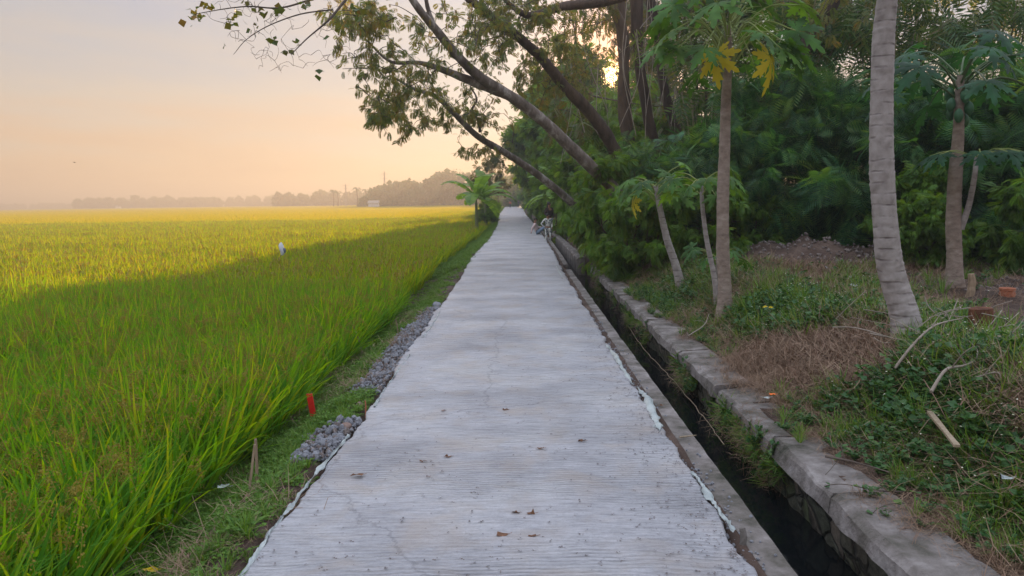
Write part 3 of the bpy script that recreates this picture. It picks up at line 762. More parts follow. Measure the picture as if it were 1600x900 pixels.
# far wall of the canal: cap blocks over rubble face
r = empty('canal_wall', (2.0, 0, 0), label='concrete capped rubble stone wall with cracked blocks along the far side of the canal', cat='wall', group='walls on the far side of the canal')
segs = [(-2.5, 0.6), (0.62, 3.0), (3.03, 4.35), (4.40, 5.45), (5.53, 7.0), (7.03, 8.6), (8.63, 10.9), (10.93, 13.9), (13.93, 17.0), (17.03, 19.8)]
for k, (a, b) in enumerate(segs):
    dz = [0, 0, 0.0, -0.02, -0.03, 0.0, 0.0, 0.0, 0.0, 0.0][k]; dx = [0, 0, 0.0, 0.02, 0.03, 0, 0, 0, 0, 0][k]
    g = G(); prof = np.array([(1.85, -0.17), (1.86, -0.075), (1.90, -0.05), (2.22, -0.04), (2.30, -0.10), (2.30, -0.30)]) + [dx, dz]
    prism_y(g, prof - [2.0, 0], np.arange(a, b + 0.01, 0.05), 0.017, 30)
    g.build('cap_block', 'oldconcrete', r)
g = G()
yy = np.arange(-2.5, 19.7, 0.09); zz_ = np.linspace(-0.95, -0.13, 11)
Yg, Zg = np.meshgrid(yy, zz_)
Xg = 1.93 + (-(Zg + 0.13)) * 0.13 + 0.035 * vnoise(Yg, Zg, 4.5, 41) + 0.02 * vnoise(Yg, Zg, 12, 42) - 2.0
V = np.stack([Xg, Yg, Zg], -1).reshape(-1, 3); nx = len(yy)
i = np.arange(len(zz_) - 1)[:, None] * nx; j = np.arange(nx - 1)[None, :]
g.add(V, np.stack([i + j, i + nx + j, i + nx + j + 1, i + j + 1], -1).reshape(-1, 4))
V2 = np.array([[0, yy[-1], -0.95], [0.3, yy[-1], -0.95], [0.3, yy[-1], -0.16], [-0.07, yy[-1], -0.16]]); g.add(V2, [[0, 1, 2, 3]])
g.build('stone_face', 'rubblewall', r, smooth=True)
# second stretch of wall beyond the break
r = empty('canal_wall', (1.8, 22, 0), label='pale bare concrete wall stub beyond the gap, lower and nearer the path than the long wall', cat='wall', group='walls on the far side of the canal')
g = G(); prism_y(g, np.array([(1.78, -0.9), (1.70, -0.02), (1.74, 0.03), (1.92, 0.03), (1.95, -0.9)]) - [1.8, 0], np.arange(0, 22, 0.15), 0.02, 55)
g.build('wall_face', 'oldconcrete', r)


# ------------------------------------------------------------------ haze
def box_mesh(g, lo, hi, m=0):
    lo = np.array(lo, float); hi = np.array(hi, float)
    V = np.array([[x, y, z] for x in (lo[0], hi[0]) for y in (lo[1], hi[1]) for z in (lo[2], hi[2])])
    g.add(V, [[0, 1, 3, 2], [4, 6, 7, 5], [0, 4, 5, 1], [2, 3, 7, 6], [0, 2, 6, 4], [1, 5, 7, 3]], m)


hm, t = new_mat('evening_haze')
pv = N(t, 'ShaderNodeVolumePrincipled', inp={'Color': (0.44, 0.44, 0.43, 1), 'Density': 0.0028, 'Anisotropy': 0.42})
o_ = N(t, 'ShaderNodeOutputMaterial'); t.links.new(pv.outputs[0], o_.inputs['Volume'])
MAT['haze'] = hm
g = G(); box_mesh(g, (-1550, -60, -2), (1550, 1560, 21)); tag(g.build('haze', 'haze'), kind='stuff')


# ------------------------------------------------------------------ rice
def rice_clump(nb, hmin, hmax, w, segs, heads, mode):
    g = G()
    for b in range(nb):
        a = rng.uniform(0, 2 * np.pi); r0 = rng.uniform(0, 0.05)
        h = rng.uniform(hmin, hmax); lean = math.radians(rng.uniform(3, 30)); bend = rng.uniform(0.05, 0.9) ** 1.5
        d = np.array([math.cos(a), math.sin(a), 0])
        ts = np.linspace(0, 1, segs + 1)
        ang = lean + bend * 1.7 * ts ** 2
        dz = np.cos(ang); dr = np.sin(ang)
        z = np.concatenate([[0], np.cumsum((dz[1:] + dz[:-1]) / 2)]) / segs * h
        q = np.concatenate([[0], np.cumsum((dr[1:] + dr[:-1]) / 2)]) / segs * h
        c = d[None] * (r0 + q)[:, None] + np.array([0, 0, 1.0])[None] * z[:, None]
        s_ = np.array([-d[1], d[0], 0]); tw = rng.uniform(-0.9, 0.9); s_ = s_ * math.cos(tw) + d * math.sin(tw)
        ww = w * rng.uniform(0.6, 1.2) * np.clip(np.minimum(0.35 + ts * 2.2, (1 - ts) * 2.2 + 0.05), 0.05, 1)
        V = np.concatenate([c - s_ * ww[:, None] / 2, c + s_ * ww[:, None] / 2]); k = segs + 1
        g.add(V, [[i, k + i, k + i + 1, i + 1] for i in range(segs)], 0)
    for b in range(heads):
        a = rng.uniform(0, 2 * np.pi); d = np.array([math.cos(a), math.sin(a), 0]); h = rng.uniform(0.72, 0.95) * hmax
        ts = np.linspace(0, 1, 7)
        c = d[None] * (0.03 + 0.06 * ts + 0.12 * ts ** 2)[:, None] + np.array([0, 0, 1.0])[None] * (h * (0.75 + 0.45 * ts - 0.5 * ts ** 2))[:, None]
        if mode == 'near':
            ng = 46
            u = rng.uniform(0.2, 1, ng); P = np.stack([np.interp(u, ts, c[:, q]) for q in range(3)], -1) + rng.normal(0, 0.012, (ng, 3))
            D = rdir(ng, -1, 0.1) + d * 0.5
            stampR(g, LEAF_V, LEAF_F, P, rot_from(D, rng.uniform(0, 6, ng)), rng.uniform(0.012, 0.02, ng), 1)
            tube(g, c, 0.0015, 3, 1, False)
        else:
            s_ = np.array([-d[1], d[0], 0]); V = np.concatenate([c[::2] - s_ * 0.012, c[::2] + s_ * 0.012])
            g.add(V, [[i, 4 + i, 5 + i, i + 1] for i in range(3)], 1)
    return g


near_src = [source(rice_clump(34, 0.42, 0.97, 0.025, 5, 4, 'near'), 'rice_clump_src', ['rice', 'rice_head']) for _ in range(6)]
mid_src = []
for _ in range(4):                                          # 1 m square of plants
    gg = G()
    for q in range(22):
        c_ = rice_clump(16, 0.45, 0.88, 0.023, 3, 2, 'mid'); off = np.array([rng.uniform(-0.5, 0.5), rng.uniform(-0.5, 0.5), rng.uniform(-0.05, 0.03)])
        base = gg.n
        for (F_, m_) in c_.F: gg.F.append((F_ + base, m_))
        gg.T += c_.T
        for v_ in c_.V: gg.V.append(v_ + off)
        gg.n += c_.n
    mid_src.append(source(gg, 'rice_patch_src', ['rice_mid', 'rice_head']))
far_src = []
for _ in range(3):                                          # 5 m square, coarser
    gg = G(); nb = 2600
    P = np.stack([rng.uniform(-2.6, 2.6, nb), rng.uniform(-2.6, 2.6, nb), rng.uniform(0.2, 0.35, nb)], -1)
    D = rdir(nb, 0.6, 1); stampR(gg, np.array([[-0.5, 0, 0], [0.5, 0, 0], [0.35, 0.7, 0], [0, 1, 0.0]], float) * [0.06, 0.52, 1], [[0, 1, 2, 3]], P, rot_from(D, rng.uniform(0, 6, nb)), np.ones(nb))
    far_src.append(source(gg, 'rice_square_src', ['rice_far']))

edge = lambda y: lerp_tab(y, LEFT_TAB) - np.interp(y, [2, 4, 5.5, 9, 14, 22], [0.86, 0.86, 0.98, 0.98, 0.85, 0.7])
# near clumps
sp_ = 0.185
X, Y = np.meshgrid(np.arange(-14, -1.9, sp_), np.arange(1.0, 14.0, sp_)); X = X.ravel(); Y = Y.ravel()
X = X + rng.normal(0, 0.045, len(X)); Y = Y + rng.normal(0, 0.045, len(Y))
e_ = edge(Y) + 0.10 * vnoise(Y, Y * 0, 1.5, 61)
keep = (X < e_) & (X > -0.78 * Y - 1.2)
X, Y = X[keep], Y[keep]; n = len(X)
e_ = e_[keep]
out = sstep((X - (e_ - 0.35)) / 0.35)                      # the edge plants lean out over the verge
E_ = np.array([tuple((Matrix.Rotation(rng.normal(0, 0.09), 3, 'X') @ Matrix.Rotation(rng.normal(0, 0.09) + o_ * rng.uniform(-0.05, 0.3), 3, 'Y') @ Matrix.Rotation(rng.uniform(0, 6.28), 3, 'Z')).to_euler()) for o_ in out])
S_ = (0.93 + 0.10 * vnoise(X, Y, 0.8, 62) + rng.normal(0, 0.05, n)) * (1 - 0.12 * out)
Pn = np.stack([X, Y, np.full(n, -0.37)], -1)
# mid patches
X, Y = np.meshgrid(np.arange(-60, -1.5, 0.95), np.arange(13.9, 70, 0.95)); X = X.ravel() + rng.normal(0, 0.1, X.size); Y = Y.ravel() + rng.normal(0, 0.1, Y.size)
keep = (X < edge(Y) - 0.35) & (X > -0.78 * Y - 3)
X, Y = X[keep], Y[keep]
Yx, Ux = np.meshgrid(np.arange(70, 235, 0.95), np.arange(0.4, 7.5, 0.95)); Yx = Yx.ravel(); Xx = edge(Yx) - Ux.ravel()
X = np.concatenate([X, Xx]); Y = np.concatenate([Y, Yx]); n2 = len(X)
Pm = np.stack([X, Y, np.full(n2, -0.37) + 0.04 * vnoise(X, Y, 0.25, 63)], -1)
Em = np.stack([np.zeros(n2), np.zeros(n2), rng.integers(0, 4, n2) * np.pi / 2], -1)
# far squares
X, Y = np.meshgrid(np.arange(-420, -4, 5.0), np.arange(71.5, 480, 5.0)); X = X.ravel(); Y = Y.ravel()
keep = (X < edge(Y) - 2.2) & (X > -0.78 * Y - 8)
X, Y = X[keep], Y[keep]; n3 = len(X)
Pf = np.stack([X, Y, np.full(n3, -0.37) + 0.06 * vnoise(X, Y, 0.05, 64)], -1)
Ef = np.stack([np.zeros(n3), np.zeros(n3), rng.integers(0, 4, n3) * np.pi / 2], -1)
Pall = np.concatenate([Pn, Pm, Pf]); Eall = np.concatenate([E_, Em, Ef])
Sall = np.concatenate([S_, 0.95 + 0.05 * rng.standard_normal(n2) + 0.09 * vnoise(Pm[:, 0], Pm[:, 1] * 1.6, 0.35, 66), np.ones(n3)])
Kall = np.concatenate([rng.integers(0, 6, n), 6 + rng.integers(0, 4, n2), 10 + rng.integers(0, 3, n3)])
ez = np.concatenate([rng.uniform(0, 0, n)])
scatter('rice_plants', Pall, Eall, Sall, Kall, near_src + mid_src + far_src, label='dense green and golden rice plants filling the paddy field', cat='rice')
g = G(); Vq = np.array([[-1480, 300, 0.20], [-12, 300, 0.20], [-12, 1480, 0.20], [-1480, 1480, 0.20]]); g.add(Vq, [[0, 1, 2, 3]])
MAT['ricefar'] = rough_mat('distant_rice_canopy', [(0.3, (0.17, 0.20, 0.025)), (0.7, (0.30, 0.27, 0.045))], 0.05, 6, 0.9, 1.0, 1.0, (1, 1, 1), 0.6)
tag(g.build('far_rice_field', 'ricefar'), kind='structure')


# ------------------------------------------------------------------ ground cover
def tuft(nb, h, w, mat_i=0, spread=0.04, lean=45):
    g = G()
    for b in range(nb):
        a = rng.uniform(0, 2 * np.pi); d = np.array([math.cos(a), math.sin(a), 0]); L_ = h * rng.uniform(0.5, 1)
        le = math.radians(rng.uniform(8, lean)); s_ = np.array([-d[1], d[0], 0]) * w / 2
        p0 = d * rng.uniform(0, spread); p1 = p0 + (d * math.sin(le) + np.array([0, 0, math.cos(le)])) * L_ * 0.55
        p2 = p1 + (d * math.sin(le * 1.9) + np.array([0, 0, math.cos(le * 1.9)])) * L_ * 0.45
        g.add([p0 - s_, p0 + s_, p1 + s_ * 0.9, p1 - s_ * 0.9, p2], [[0, 1, 2, 3]], mat_i); g.F.append((np.array([[g.n - 2, g.n - 3, g.n - 1]]), mat_i)); g.T.append(g.T[-1])
    return g


def weed(nl, h, ls, flowers=0, spread=0.12):
    g = G()
    for s_ in range(5):
        a = rng.uniform(0, 2 * np.pi); hh = h * rng.uniform(0.5, 1); top = np.array([math.cos(a) * spread, math.sin(a) * spread, hh])
        P = spline([[0, 0, 0], top * [0.4, 0.4, 0.6], top], 4); tube(g, P, 0.0025, 3, 0, False)
        k = nl // 5
        u = rng.uniform(0.2, 1, k); idx = np.linspace(0, 1, len(P))
        Q = np.stack([np.interp(u, idx, P[:, c]) for c in range(3)], -1)
        D = rdir(k, -0.25, 0.5)
        S3 = rng.uniform(0.6, 1.2, k) * ls
        stampR(g, LEAF_V * [1.5, 1, 1], LEAF_F, Q, rot_from(D, rng.normal(0, 0.4, k)), S3, 0)
    for f in range(flowers):
        p = np.array([rng.normal(0, spread), rng.normal(0, spread), h * rng.uniform(1.0, 1.35)])
        tube(g, [[p[0] * .5, p[1] * .5, 0], p], 0.0018, 3, 0, False)
        stampR(g, LEAF_V * [2, 1, 1], LEAF_F, np.repeat(p[None], 5, 0), rot_from(rdir(5, 0, 1)), np.full(5, 0.008), 1)
    return g


def straw_mat_g(n, R, h):
    g = G()
    for _ in range(n):
        a = rng.uniform(0, 2 * np.pi); p = np.array([rng.normal(0, R), rng.normal(0, R), rng.uniform(0, h)])
        d = np.array([math.cos(a), math.sin(a), rng.normal(0, 0.35)]); L_ = rng.uniform(0.06, 0.28)
        c = p + d * L_ * 0.5 + np.array([0, 0, rng.normal(0, 0.02)])
        w = np.array([-d[1], d[0], 0]) * rng.uniform(0.0012, 0.0026); up = np.array([0, 0, 0.0015])
        e = p + d * L_ + rng.normal(0, 0.025, 3)
        g.add([p - w, p + w, c + w + up, c - w + up, e + w * .4, e - w * .4], [[0, 1, 2, 3], [3, 2, 4, 5]], 0)
    return g


tuft_src = [source(tuft(26, 0.11, 0.0055, lean=60), 'tuft_src', 'grass') for _ in range(3)] + \
           [source(weed(30, 0.07, 0.026), 'smallweed_src', ['grass', 'flower']) for _ in range(2)]
tall_tuft = [source(tuft(34, 0.30, 0.008, lean=50, spread=0.05), 'talltuft_src', 'grass') for _ in range(2)]
weed_src = [source(weed(60, 0.17, 0.050, f), 'weed_src', ['weed', 'flower']) for f in (0, 0, 1, 1)]
straw_src = [source(straw_mat_g(90, 0.13, 0.05), 'straw_src', 'straw') for _ in range(3)]
tall_straw = [source(tuft(30, 0.26, 0.0045, lean=65, spread=0.06), 'drytuft_src', 'straw') for _ in range(2)]


def pts_in(x0, x1, y0, y1, dens):
    n = int((x1 - x0) * (y1 - y0) * dens)
    return rng.uniform(x0, x1, n), rng.uniform(y0, y1, n)


# left verge
X, Y = pts_in(-2.6, -1.3, 1.5, 14, 800)
X2, Y2 = pts_in(-2.9, -1.3, 14, 60, 120)
X3, Y3 = pts_in(-4.8, -1.3, 60, 190, 14)
X = np.concatenate([X, X2, X3]); Y = np.concatenate([Y, Y2, Y3])
d = lerp_tab(Y, LEFT_TAB) - X
grav = ((Y > 5.0) & (Y < 5.9) & (d < 0.36)) | ((Y > 6.9) & (Y < 12.5) & (d < 0.34 + 0.15 * vnoise(Y, Y * 0, 1.1, 71)))
dens = np.clip(0.75 + 0.5 * vnoise(X, Y, 1.8, 72), 0, 1) * np.clip((d - 0.02) / 0.2, 0.06, 1)
keep = (d > 0.03) & (d < 1.15) & ~grav & (rng.uniform(0, 1, len(X)) < dens)
X, Y, d = X[keep], Y[keep], d[keep]; n = len(X)
scatter('verge_grass', np.stack([X, Y, ground_z(X, Y) - 0.005], -1), np.stack([np.zeros(n), np.zeros(n), rng.uniform(0, 6.28, n)], -1),
        rng.uniform(0.5, 1.15, n) * np.where(Y > 20, 1.7, 1) * np.where(Y > 60, 2.2, 1), rng.integers(0, 5, n), tuft_src, label='short green grass on the verge between path and rice', cat='grass')
# dry litter on the verge
X, Y = pts_in(-2.4, -1.34, 1.5, 14, 20); keep = rng.uniform(0, 1, len(X)) < np.clip(0.4 + vnoise(X, Y, 1.6, 75), 0, 1)
X, Y = X[keep], Y[keep]; n = len(X)
scatter('dry_litter', np.stack([X, Y, ground_z(X, Y)], -1), np.stack([np.zeros(n), np.zeros(n), rng.uniform(0, 6.28, n)], -1), rng.uniform(0.5, 1.0, n), rng.integers(0, 3, n), straw_src,
        label='dry brown stalks lying on the left verge', cat='litter')

# right bank: species chosen by patches
X, Y = pts_in(2.02, 8.5, 1.5, 14.5, 250)
Xb, Yb = pts_in(2.1, 4.2, 14.5, 20, 100)
X = np.concatenate([X, Xb]); Y = np.concatenate([Y, Yb])
pn = vnoise(X, Y, 0.9, 81) + 0.5 * vnoise(X, Y, 2.6, 82)
bare = sstep((X - 4.2 - 0.25 * (Y - 7)) / 0.6) * (Y > 6.2) * (Y < 13.6)          # the trodden soil beyond the weeds
lush = np.exp(-((X - 3.15) ** 2 / 0.35 + (Y - 5.3) ** 2 / 1.0)) + np.exp(-((X - 2.75) ** 2 / 0.12 + (Y - 3.3) ** 2 / 0.8)) + 0.9 * np.exp(-((X - 2.6) ** 2 / 0.3 + (Y - 12.3) ** 2 / 3)) + 0.7 * np.exp(-((X - 3.3) ** 2 / 0.5 + (Y - 9.3) ** 2 / 0.9)) + 0.9 * np.exp(-((X - 3.8) ** 2 / 0.25 + (Y - 6.9) ** 2 / 0.3))
brown = np.exp(-((X - 2.75) ** 2 / 0.16 + (Y - 7.6) ** 2 / 1.2)) + 0.9 * np.exp(-((X - 3.25) ** 2 / 0.25 + (Y - 6.8) ** 2 / 0.5)) + 0.8 * np.exp(-((X - 3.6) ** 2 / 0.25 + (Y - 4.4) ** 2 / 0.6))
u = rng.uniform(0, 1, len(X)); sc_g = pn * 0.6 + lush * 1.3 - brown * 1.5 - 0.12 + rng.normal(0, 0.38, len(X))
heap = np.exp(-((X - 6.0) ** 2 / 3.0 + (Y - 15.3) ** 2 / 2.0)) > 0.25
K = np.where(sc_g > 0.35, 0, np.where(sc_g > 0.0, 1, 2))
k_idx = np.where(K == 0, np.where(u < 0.75, (u * 5.33).astype(int), 4 + (u > 0.9)), np.where(K == 1, np.where(u < 0.3, rng.integers(0, 4, len(X)), np.where(u < 0.6, rng.integers(6, 9, len(X)), rng.integers(4, 6, len(X)))),
                 np.where(u < 0.75, rng.integers(6, 9, len(X)), rng.integers(9, 11, len(X)))))
keep = (rng.uniform(0, 1, len(X)) > bare * 0.96) & ~heap & ((X > 2.22) | ((rng.uniform(0, 1, len(X)) < 0.6 * (vnoise(X, Y, 1.3, 99) > -0.1))))
keep &= ~((K == 2) & (rng.uniform(0, 1, len(X)) < 0.35))
X, Y, k_idx = X[keep], Y[keep], k_idx[keep]; n = len(X)
scl = rng.uniform(0.6, 1.45, n) * np.clip(0.45 + (X - 2.25) * 0.9, 0.45, 1.0)
scatter('bank_weeds', np.stack([X, Y, np.maximum(ground_z(X, Y) - 0.01, -0.05)], -1), np.stack([rng.normal(0, 0.1, n), rng.normal(0, 0.1, n), rng.uniform(0, 6.28, n)], -1), scl, k_idx,
        weed_src + tall_tuft + straw_src + tall_straw, label='tangled weeds and dry straw covering the bank right of the canal', cat='weeds')
# creepers and ferns on the canal wall face
n = 1500
Y = rng.uniform(2.5, 19.5, n); Z = -0.16 - np.abs(rng.normal(0, 0.2, n)); X = 1.90 + (-(Z + 0.13)) * 0.13
keep = rng.uniform(0, 1, n) < np.clip(0.12 + 0.9 * vnoise(Y, Z, 1.1, 91), 0, 1) + 0.8 * np.exp(-((Y - 5.6) / 0.28) ** 2) * (Z > -0.4)
X, Y, Z = X[keep], Y[keep], Z[keep]; n = len(X)
scatter('wall_creepers', np.stack([X, Y, Z], -1), np.stack([np.zeros(n), np.full(n, -1.1) + rng.normal(0, 0.3, n), rng.normal(0, 0.5, n)], -1), rng.uniform(0.3, 0.8, n),
        rng.choice([0, 1, 4, 5, 6, 7], n), weed_src + tall_tuft + straw_src, label='creepers and dry roots hanging on the stone face of the canal', cat='creepers')


# gravel on the verge
def pebble(seed):
    r_ = np.random.default_rng(seed)
    V = []; F = []
    nu, nv = 7, 5
    for j in range(nv + 1):
        for i in range(nu):
            th = math.pi * j / nv; ph_ = 2 * math.pi * i / nu
            q = 0.5 * (1 + r_.normal(0, 0.13))
            V.append([q * math.sin(th) * math.cos(ph_), q * math.sin(th) * math.sin(ph_) * 0.8, q * math.cos(th) * 0.6])
    V = np.array(V); V[:nu] = V[:nu].mean(0); V[-nu:] = V[-nu:].mean(0)
    for j in range(nv):
        for i in range(nu):
            F.append([j * nu + i, (j + 1) * nu + i, (j + 1) * nu + (i + 1) % nu, j * nu + (i + 1) % nu])
    return V, np.array(F)


peb = []
for s_ in range(5):
    g = G(); g.add(*pebble(s_)); peb.append(source(g, 'pebble_src', 'stone'))
rub = []
for s_ in range(3):
    g = G(); g.add(*pebble(20 + s_)); rub.append(source(g, 'rubble_src', 'rubblestone'))
n = 4800; Y = np.concatenate([rng.uniform(4.95, 5.95, 1000), rng.uniform(6.8, 12.6, n - 1000)]); d = np.abs(rng.normal(0, 0.2, n)) * np.where(rng.uniform(0, 1, n) < 0.15, 2.0, 1.0) + 0.01
X = lerp_tab(Y, LEFT_TAB) - d
keep = d < 0.5; X, Y, d = X[keep], Y[keep], d[keep]; n = len(X)
Z = ground_z(X, Y) + rng.uniform(0.0, 0.05, n) * (1 - d / 0.5)
scatter('gravel', np.stack([X, Y, Z], -1), rng.uniform(0, 6.28, (n, 3)), np.clip(0.023 * np.exp(rng.normal(0, 0.5, n)), 0.008, 0.09), np.where(rng.uniform(0, 1, n) < 0.8, rng.integers(0, 5, n), 5 + rng.integers(0, 3, n)), peb + rub, label='loose grey gravel spilled beside the left edge of the path', cat='gravel')
# rubble between slab and ledge, plus rubble heap
n = 1500; Y = rng.uniform(2.5, 12, n); X = lerp_tab(Y, RIGHT_TAB) + np.abs(rng.normal(0.03, 0.06, n)); keep = rng.uniform(0, 1, n) < np.clip(0.4 + vnoise(Y, Y * 0, 1.0, 95), 0.05, 1)
X, Y = X[keep], Y[keep]; n = len(X)
Pr = np.stack([X, Y, np.where(X > 1.11, -0.048, -0.045)], -1); Sr = rng.uniform(0.006, 0.028, n)
n4 = 420; X4 = rng.normal(6.0, 1.2, n4); Y4 = rng.normal(15.0, 0.9, n4); P4 = np.stack([X4, Y4, ground_z(X4, Y4) + 0.02], -1)
n5 = 420; X5 = rng.uniform(4.6, 10.5, n5); Y5 = rng.normal(11.8, 0.7, n5); P5 = np.stack([X5, Y5, ground_z(X5, Y5) + 0.01], -1)
scatter('rubble', np.concatenate([Pr, P4, P5]), rng.uniform(0, 6.28, (n + n4 + n5, 3)), np.concatenate([Sr, rng.uniform(0.03, 0.10, n4) ** 1.0, rng.uniform(0.02, 0.09, n5)]), np.concatenate([rng.integers(0, 5, n), 5 + rng.integers(0, 3, n4 + n5)]), peb + rub,
        label='broken concrete crumbs and stones on the ledge and the soil heap', cat='rubble')
# grit on the path
gs = []
for _ in range(3):
    g = G(); stampR(g, LEAF_V * [1.6, 1, 1], LEAF_F, rng.normal(0, 0.004, (3, 3)), rot_from(rdir(3, -0.1, 0.4)), np.full(3, 0.012)); gs.append(source(g, 'grit_src', 'debris'))
n = 3300; Y = 2.6 + rng.uniform(0, 1, n) ** 1.7 * 16; u = rng.uniform(0, 1, n); u = np.where(rng.uniform(0, 1, n) < 0.5, 1 - np.abs(rng.normal(0, 0.07, n)), u); u = np.clip(u, 0.01, 0.99)
X = lerp_tab(Y, LEFT_TAB) * (1 - u) + lerp_tab(Y, RIGHT_TAB) * u
scatter('path_grit', np.stack([X, Y, 0.012 * np.sin(math.pi * u) + 0.006], -1), np.stack([np.zeros(n), np.zeros(n), rng.uniform(0, 6.28, n)], -1), rng.uniform(0.25, 1.1, n), rng.integers(0, 3, n), gs,
        label='small crumbs and grit scattered over the concrete', cat='grit')


# ------------------------------------------------------------------ trees
def nearest_on(nodes, p):
    q = np.array(nodes); i = np.argmin(((q - p) ** 2).sum(1)); return i


def grow(limbs, attractors, gb, gl, leaf, nleaf, lsize, tw_r=0.012, lspread=0.16, droop=0.3, lm=0, bm=0, leafy=1.0, sides=4):
    """twigs from the limbs to the attractor points, leaves along them"""
    nodes = [p for P in limbs for p in P]
    base = np.mean(nodes, 0)
    att = sorted(attractors, key=lambda p: min(((np.array(nodes) - p) ** 2).sum(1)))
    Vt, Ft = leaf
    P_all = []; D_all = []
    for p in att:
        i = nearest_on(nodes, p); a = np.array(nodes[i]); L_ = np.linalg.norm(p - a)
        if L_ < 0.05: continue
        mid = (a + p) / 2 + rng.normal(0, 0.12 * L_, 3) + np.array([0, 0, 0.10 * L_])
        P = spline([a, mid, p], 5)
        rr = np.linspace(min(tw_r * (0.6 + L_ * 0.5), tw_r * 2), tw_r * 0.35, len(P))
        tube(gb, P, rr, sides, bm, False)
        nodes += [P[3], P[5], P[7], P[-1]]
        if rng.uniform() > leafy: continue
        k = max(1, int(nleaf * rng.uniform(0.6, 1.4)))
        u = np.clip(1 - np.abs(rng.normal(0, 0.35, k)), 0.2, 1) * (len(P) - 1)
        j = u.astype(int).clip(0, len(P) - 2); Q = P[j] + (P[j + 1] - P[j]) * (u - j)[:, None] + rng.normal(0, lspread * 0.35, (k, 3))
        D = (P[-1] - P[0]) / L_ * 0.6 + rdir(k) + np.array([0, 0, -droop])
        P_all.append(Q); D_all.append(D)
    if P_all:
        Q = np.concatenate(P_all); D = np.concatenate(D_all); n = len(Q)
        stampR(gl, Vt, Ft, Q, rot_from(D, rng.normal(0, 0.7, n)), rng.uniform(0.6, 1.3, n) * lsize, lm)


FR_V, FR_F = sprig(10, 1.0, 0.50, 0.45, 0.007, 0.05)
SP_V, SP_F = sprig(6, 1.0, 0.42)
SPN_V, SPN_F = sprig(9, 1.0, 0.25)


def tree_proto(name, H, R, base_h, leaf, nleaf, lsize, natt, foliage_mat, trunks=1, bark='darkbark', trunk_r=0.12, droop=0.5, taper=1.0, seed=0, squash=1.0):
    """thing at origin: branches part + foliage part, crown between base_h and H"""
    global rng
    rng = np.random.default_rng(100 + seed)
    gb, gl = G(), G(); limbs = []
    for t_ in range(trunks):
        a = rng.uniform(0, 6.28); off = np.array([math.cos(a), math.sin(a), 0]) * (0.25 if trunks > 1 else 0)
        top = off * 3 + np.array([rng.normal(0, 0.12 * H * 0.3), rng.normal(0, 0.12 * H * 0.3), H * rng.uniform(0.75, 0.9)])
        P = spline([off + [0, 0, -0.4], off * 1.5 + [0, 0, H * 0.25], (off * 2 + top) / 2 + np.append(rng.normal(0, 0.04 * H, 2), 0), top], 6)
        tube(gb, P, np.linspace(trunk_r, trunk_r * 0.15, len(P)), 8, 0, False, 0.04); limbs.append(P[3:])
        for b in range(5):
            i = rng.integers(4, len(P) - 3); a = rng.uniform(0, 6.28); q = P[i]; LR = R * rng.uniform(0.5, 0.85)
            e = q + np.array([math.cos(a) * LR, math.sin(a) * LR, rng.uniform(0.1, 0.5) * LR])
            B = spline([q, (q + e) / 2 + [0, 0, 0.15 * LR], e], 5)
            tube(gb, B, np.linspace(trunk_r * 0.4, trunk_r * 0.08, len(B)), 5, 0, False); limbs.append(B)
    # lumps of crown with gaps between
    nl = 26; lc = []
    for _ in range(nl):
        z = rng.uniform(0, 1); w = (math.sin(math.pi * (0.12 + 0.80 * z)) ** 0.6) * R * taper
        a = rng.uniform(0, 6.28); q = rng.uniform(0.35, 1) ** 0.5 * w
        lc.append([q * math.cos(a), q * math.sin(a) * squash, base_h + (H - base_h) * z])
    lc = np.array(lc); lr = rng.uniform(0.16, 0.34, nl) * R
    idx = rng.integers(0, nl, natt)
    att = lc[idx] + rng.normal(0, 1, (natt, 3)) * lr[idx][:, None] * [0.7, 0.7, 0.6]
    grow(limbs, list(att), gb, gl, leaf, nleaf, lsize, 0.014 * H / 6, 0.5 * lsize, droop, sides=3)
    return gb.mesh(name + '_branches', [bark], True), gl.mesh(name + '_foliage', [foliage_mat], False)


PROTO = {}


def plant(kind, protos, loc, label, cat, group, s=1.0, rz=None, sz=None, part=('trunk', 'foliage')):
    mb, mf = protos
    r = empty(kind, loc, rng.uniform(0, 6.28) if rz is None else rz, label, cat, group)
    r.scale = (s, s, s if sz is None else sz)
    for nm, me in zip(part, (mb, mf)):
        o = bpy.data.objects.new(nm, me); COL.objects.link(o); o.parent = r
    return r


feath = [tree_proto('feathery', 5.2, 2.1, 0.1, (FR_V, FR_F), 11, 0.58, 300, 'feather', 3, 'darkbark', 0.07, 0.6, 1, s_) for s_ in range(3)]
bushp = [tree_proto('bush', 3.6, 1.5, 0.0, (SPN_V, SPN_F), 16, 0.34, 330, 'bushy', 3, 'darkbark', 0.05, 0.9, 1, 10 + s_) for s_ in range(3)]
tallp = [tree_proto('tall', 13.5, 3.6, 1.0, (SP_V, SP_F), 8, 0.45, 430, 'tallleaf', 2, 'darkbark', 0.24, 0.4, 1, 20 + s_) for s_ in range(3)]
roadp = [tree_proto('roadside', 7.0, 2.4, 0.2, (SP_V, SP_F), 10, 0.40, 430, 'bushy', 2, 'bark', 0.14, 0.5, 1, 30 + s_) for s_ in range(3)]


